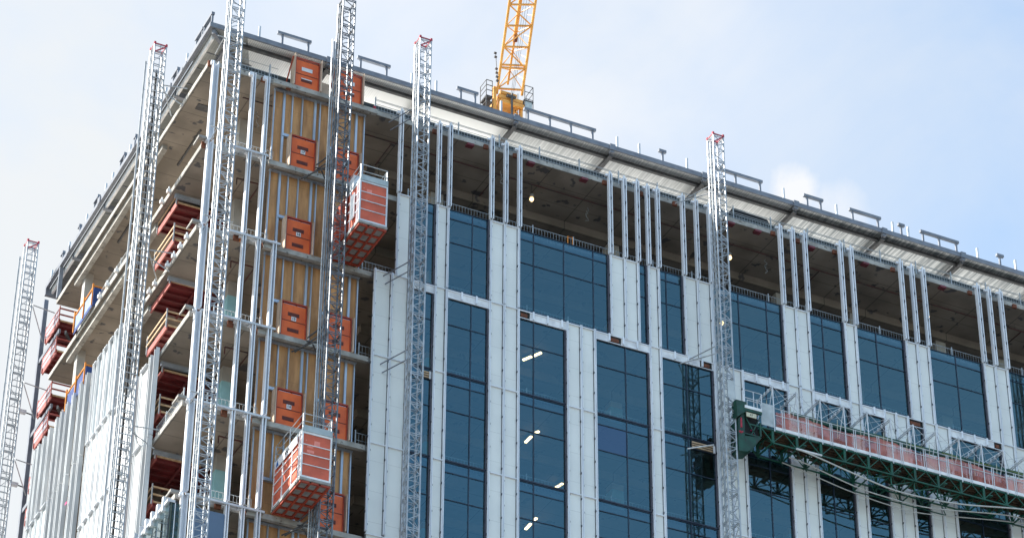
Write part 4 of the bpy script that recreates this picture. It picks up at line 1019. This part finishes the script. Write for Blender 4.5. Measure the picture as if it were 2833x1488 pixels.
MB().box(25.68, 26.5, -1.95, -1.3, 66.85, 67.83).build('drive_interior', black, pf_)
MB().box(25.60, 26.50, -2.38, -2.0, 67.972, 68.12).build('white_sill', white_paint, pf_)
sg = MB().box(25.70, 26.22, -2.32, -2.28, 67.58, 67.80).build('sign', mat('cream_sign', (0.62, 0.60, 0.46), (0.5, 0.48, 0.36), rough=0.6), pf_)
text_obj('lettering', 'AT', 0.14, ink, sg, (25.95, -2.325, 67.69), (math.radians(90), 0, 0))
m = MB()
for z in (68.55, 68.95): m.tube([(25.6, -2.33, z), (26.45, -2.33, z), (26.55, -2.33, z - 0.05)], 0.02)
for x in (25.6, 26.1, 26.52): m.tube([(x, -2.33, 68.1), (x, -2.33, 68.95)], 0.022)
m.tube([(25.72, -2.36, 68.1), (25.74, -2.36, 68.42), (26.4, -2.36, 68.42), (26.5, -2.36, 68.1)], 0.02)
m.build('cab_rail', alu_trim, pf_)
m = MB(); m.box(25.33, 25.39, -2.42, -2.36, 66.85, 67.35); m.tube([(25.22, -2.42, 66.62), (25.32, -2.42, 66.56), (25.4, -2.42, 66.62)], 0.045)
m.build('red_cover', redm, pf_)
ring = [(26.1 + 0.14 * math.cos(a * 0.6 - 1.2), -2.0, 66.95 + 0.16 * math.sin(a * 0.6 - 1.2)) for a in range(6)]
MB().tube(ring, 0.03).build('pink_hose', pink, pf_)
MB().box(24.75, 25.12, -2.35, -2.33, 68.3, 69.25).build('clear_guard', sheetm, pf_)
def smooth(pts, n=6):
    P = [Vector(p) for p in pts]; out = []
    for i in range(len(P) - 1):
        p0, p1, p2, p3 = P[max(i-1, 0)], P[i], P[i+1], P[min(i+2, len(P)-1)]
        for k in range(n):
            t_ = k / n; out.append(0.5 * ((2*p1) + (p2-p0)*t_ + (2*p0-5*p1+4*p2-p3)*t_*t_ + (3*p1-p0-3*p2+p3)*t_**3))
    out.append(P[-1]); return out
for pts, r, lab in (([(28.34, -2.26, 66.56), (29.0, -2.26, 66.50), (31.21, -2.22, 66.13), (33.42, -2.22, 65.80), (35.46, -2.22, 65.83), (37.43, -2.22, 66.03), (40.4, -2.22, 66.57), (43.2, -2.22, 66.95)], 0.036, 'brightest pale hose sagging under the green platform, outermost of three'),
                    ([(28.36, -1.5, 66.56), (29.45, -1.5, 66.42), (31.8, -1.5, 65.94), (33.42, -1.5, 65.81), (35.93, -1.5, 65.84), (40.3, -1.5, 66.56), (43.0, -1.5, 66.6)], 0.030, 'middle of three pale hoses sagging under the green platform'),
                    ([(28.31, -0.95, 66.56), (29.81, -0.95, 66.34), (31.85, -0.95, 65.99), (34.09, -0.95, 65.79), (35.98, -0.95, 65.83), (40.42, -0.95, 66.56), (43.0, -0.95, 66.9)], 0.026, 'lowest and thinnest of three pale hoses sagging under the green platform')):
    solo('hose', MB().tube(smooth(pts), r, 7), hosem, lab, 'hose', 'hoses slung under the platform', loc=pts[0])
MB().tube([(28.3, -2.24, 66.60), (29.65, -2.24, 66.60)], 0.045).build('white_pipe', white_paint, pf_)
solo('brace_pole', MB().tube([(23.6, -0.55, 66.25), (24.9, -0.7, 66.72)], 0.03), white_paint, 'thin white pole across the beige gap left of the platform mast', 'pole', loc=(23.6, -0.55, 66.25))

def floodlight(X, Y, z, label):
    t = thing('floodlight', (X, Y, z), label, 'floodlight', 'floodlights on the steel column')
    MB().box(X - 0.55, X - 0.20, Y - 0.12, Y + 0.12, z, z + 0.16).build('housing', white_paint, t)
    MB().bar((X - 0.20, Y, z + 0.08), (X + 0.25, Y, z + 0.02), 0.05).build('bracket', steel_dk, t)
floodlight(0.1, 24.6, 75.4, 'upper white floodlight on the steel column at the far left')
floodlight(0.1, 24.6, 71.2, 'lower white floodlight on the steel column at the far left')
solo('plywood_board', MB().box(5.32, 5.78, -0.05, -0.02, 80.34, 80.98), ply_pale, 'plywood sheet filling the gap between the two topmost gates', 'board', loc=(5.32, -0.05, 80.34))
# ------------------------------------------------------------------ yellow crane
cr = thing('tower_crane', (24.5, 20.0, 82.34), 'yellow luffing crane jib rising behind the roof edge', 'crane')
A0, A1 = Vector((23.73, 20, 100.85)), Vector((23.07, 17, 105.32)); B0, B1 = Vector((25.33, 20, 101.29)), Vector((24.73, 17, 105.94))
C0, C1 = Vector(((24.86, 20.90, 102.56))), Vector(((24.24, 18.00, 106.51)))
def ln(a, b, t_): return a + (b - a) * t_
TT = 5.0
for a, b, w_ in ((A0, A1, 0.13), (B0, B1, 0.13)): MB().bar(a, ln(a, b, TT), w_).build('chord', yellow, cr)
MB().bar(ln(C0, C1, 0.0), ln(C0, C1, 0.5), 0.11).build('chord', yellow, cr)
MB().bar(ln(C0, C1, 0.5), ln(C0, C1, TT), 0.19).build('chord', yellow, cr)
MB().tube([ln(C0, C1, 0.48) + Vector((0, -0.2, 0)), ln(C0, C1, 0.55) + Vector((0, -0.2, 0))], 0.12, 8).build('knuckle', rust, cr)
L = MB(); t_ = 0.06; k = 0
while t_ < TT - 0.25:
    L.bar(ln(A0, A1, t_), ln(B0, B1, t_), 0.09); tn = t_ + 0.222
    if k == 1: L.bar(ln(A0, A1, t_ + 0.03), ln(B0, B1, t_ + 0.03), 0.09)
    if k % 2 == 0: L.bar(ln(A0, A1, t_), ln(B0, B1, tn), 0.06)
    else: L.bar(ln(B0, B1, t_), ln(A0, A1, tn), 0.06)
    L.bar(ln(A0, A1, t_), ln(C0, C1, t_ + 0.11), 0.045); L.bar(ln(C0, C1, t_ + 0.11), ln(A0, A1, tn), 0.045)
    L.bar(ln(B0, B1, t_), ln(C0, C1, t_ + 0.11), 0.045); L.bar(ln(C0, C1, t_ + 0.11), ln(B0, B1, tn), 0.045)
    mid = ln(B0, B1, t_ + 0.11); L.bar(mid, ln(ln(B0, B1, t_ + 0.11), ln(C0, C1, t_ + 0.11), 0.42), 0.035)
    t_ = tn; k += 1
L.build('lattice', yellow, cr)
m = MB()
m.box(23.75, 25.25, 19.7, 21.2, 100.45, 100.70); m.box(23.85, 25.3, 19.6, 19.75, 100.1, 100.32)
m.box(24.3, 24.95, 20.2, 21.0, 100.7, 101.15); m.box(23.45, 23.62, 19.8, 20.0, 98.3, 101.2); m.box(25.15, 25.3, 19.8, 20.0, 98.3, 100.5)
m.box(23.75, 23.88, 19.8, 20.0, 98.3, 100.5); m.box(23.45, 25.3, 19.75, 19.9, 99.35, 99.5); m.box(24.6, 25.2, 20.3, 20.5, 99.5, 100.1)
m.bar((24.4, 19.9, 99.5), (25.2, 19.9, 100.3), 0.07); m.bar((25.2, 19.9, 99.5), (24.6, 19.9, 100.3), 0.07); m.bar((23.7, 20.0, 98.5), (25.2, 20.0, 99.3), 0.08)
m.tube([(23.9, 19.9, 100.95), (24.9, 19.9, 100.95)], 0.16, 10)
m.build('machinery', yellow, cr)
m = MB(); m.tube([(24.45, 19.5, 100.8), (24.47, 19.5, 99.0)], 0.07); m.tube([(24.15, 19.55, 100.6), (24.7, 19.55, 100.6)], 0.10); m.build('winch', steel_dk, cr)
m = MB()
for (x, z0_, z1_) in ((22.98, 99.6, 101.5), (23.35, 99.6, 101.5)):
    for y in (19.8, 20.6): m.bar((x, y, z0_), (x, y, z1_), 0.035)
for z in (99.6, 100.0, 100.4, 100.8, 101.15, 101.5):
    m.bar((22.98, 19.8, z), (23.38, 19.8, z), 0.035); m.bar((22.98, 19.8, z), (22.98, 20.6, z), 0.03)
m.box(22.98, 23.38, 19.8, 20.6, 100.34, 100.38); m.box(22.98, 23.38, 19.8, 20.6, 99.98, 100.02)
m.build('side_platform', steel_dk, cr)
m = MB()
for x in (25.42, 25.95):
    for y in (19.8, 20.7): m.bar((x, y, 100.2), (x, y, 101.95), 0.035)
for z in (101.0, 101.5, 101.95): m.bar((25.42, 19.8, z), (25.95, 19.8, z), 0.03); m.bar((25.95, 19.8, z), (25.95, 20.7, z), 0.03)
m.box(25.35, 25.98, 19.78, 20.72, 100.85, 100.92); m.bar((25.3, 19.8, 100.25), (25.9, 19.8, 100.25), 0.05)
m.build('side_platform', steel_dk, cr)
MB().box(25.46, 25.90, 19.82, 19.86, 100.25, 100.84).build('platform_panel', flash, cr)
m = MB()
for k in (0, 1, 2, 3, 6, 7):
    z = 101.3 + k * 0.28; x = 23.52 - k * 0.02; m.box(x - 0.10, x + 0.05, 19.4, 19.5, z, z + 0.09)
m.tube([(23.55, 19.5, 101.0), (23.40, 19.5, 103.4)], 0.025); m.build('sheave_row', steel_dk, cr)
m = MB()
for dx in (0.0, 0.25, 0.5): m.tube([(24.45 + dx * 0.3, 19.6, 100.8), ln(C0, C1, 2.0) + Vector((dx, -0.4, 0))], 0.010, 4)
m.build('rope', steel_dk, cr)
m = MB()
for sx in (-0.8, 0.8):
    for sy in (-0.8, 0.8): m.bar((24.5 + sx, 20.8 + sy, 82.34), (24.5 + sx, 20.8 + sy, 99.0), 0.16)
z = 82.5
while z < 98:
    for (a, b) in (((-0.8, -0.8), (0.8, -0.8)), ((0.8, -0.8), (0.8, 0.8)), ((0.8, 0.8), (-0.8, 0.8)), ((-0.8, 0.8), (-0.8, -0.8))):
        m.bar((24.5 + a[0], 20.8 + a[1], z), (24.5 + b[0], 20.8 + b[1], z + 1.6), 0.08)
    z += 1.6
m.build('tower_section', yellow, cr)

def tl(p, q_, z, label):
    c = ((p[0] + q_[0]) / 2, (p[1] + q_[1]) / 2)
    W2(c[0], c[1], z, math.hypot(q_[0] - p[0], q_[1] - p[1]), math.atan2(q_[1] - p[1], q_[0] - p[0]), label)
tl((16.94, 2.73), (17.16, 2.29), 70.95, 'lit tube light behind blue glass, left one of the highest pair')
tl((17.24, 2.18), (17.41, 1.79), 70.95, 'lit tube light behind blue glass, right one of the highest pair')
tl((17.01, 2.6), (17.02, 2.01), 66.5, 'lit tube light behind blue glass, lower left one of the second pair')
tl((17.05, 1.66), (17.13, 1.47), 66.5, 'short lit tube light behind blue glass, upper right one of the second pair')
tl((20.06, 5.59), (20.18, 5.12), 66.5, 'lone lit tube light behind blue glass beside the white strip')
tl((17.0, 2.53), (16.98, 1.98), 62.0, 'lit tube light behind blue glass, lower left one of the lowest pair')
tl((16.95, 1.63), (16.99, 1.42), 62.0, 'short lit tube light behind blue glass, upper right one of the lowest pair')
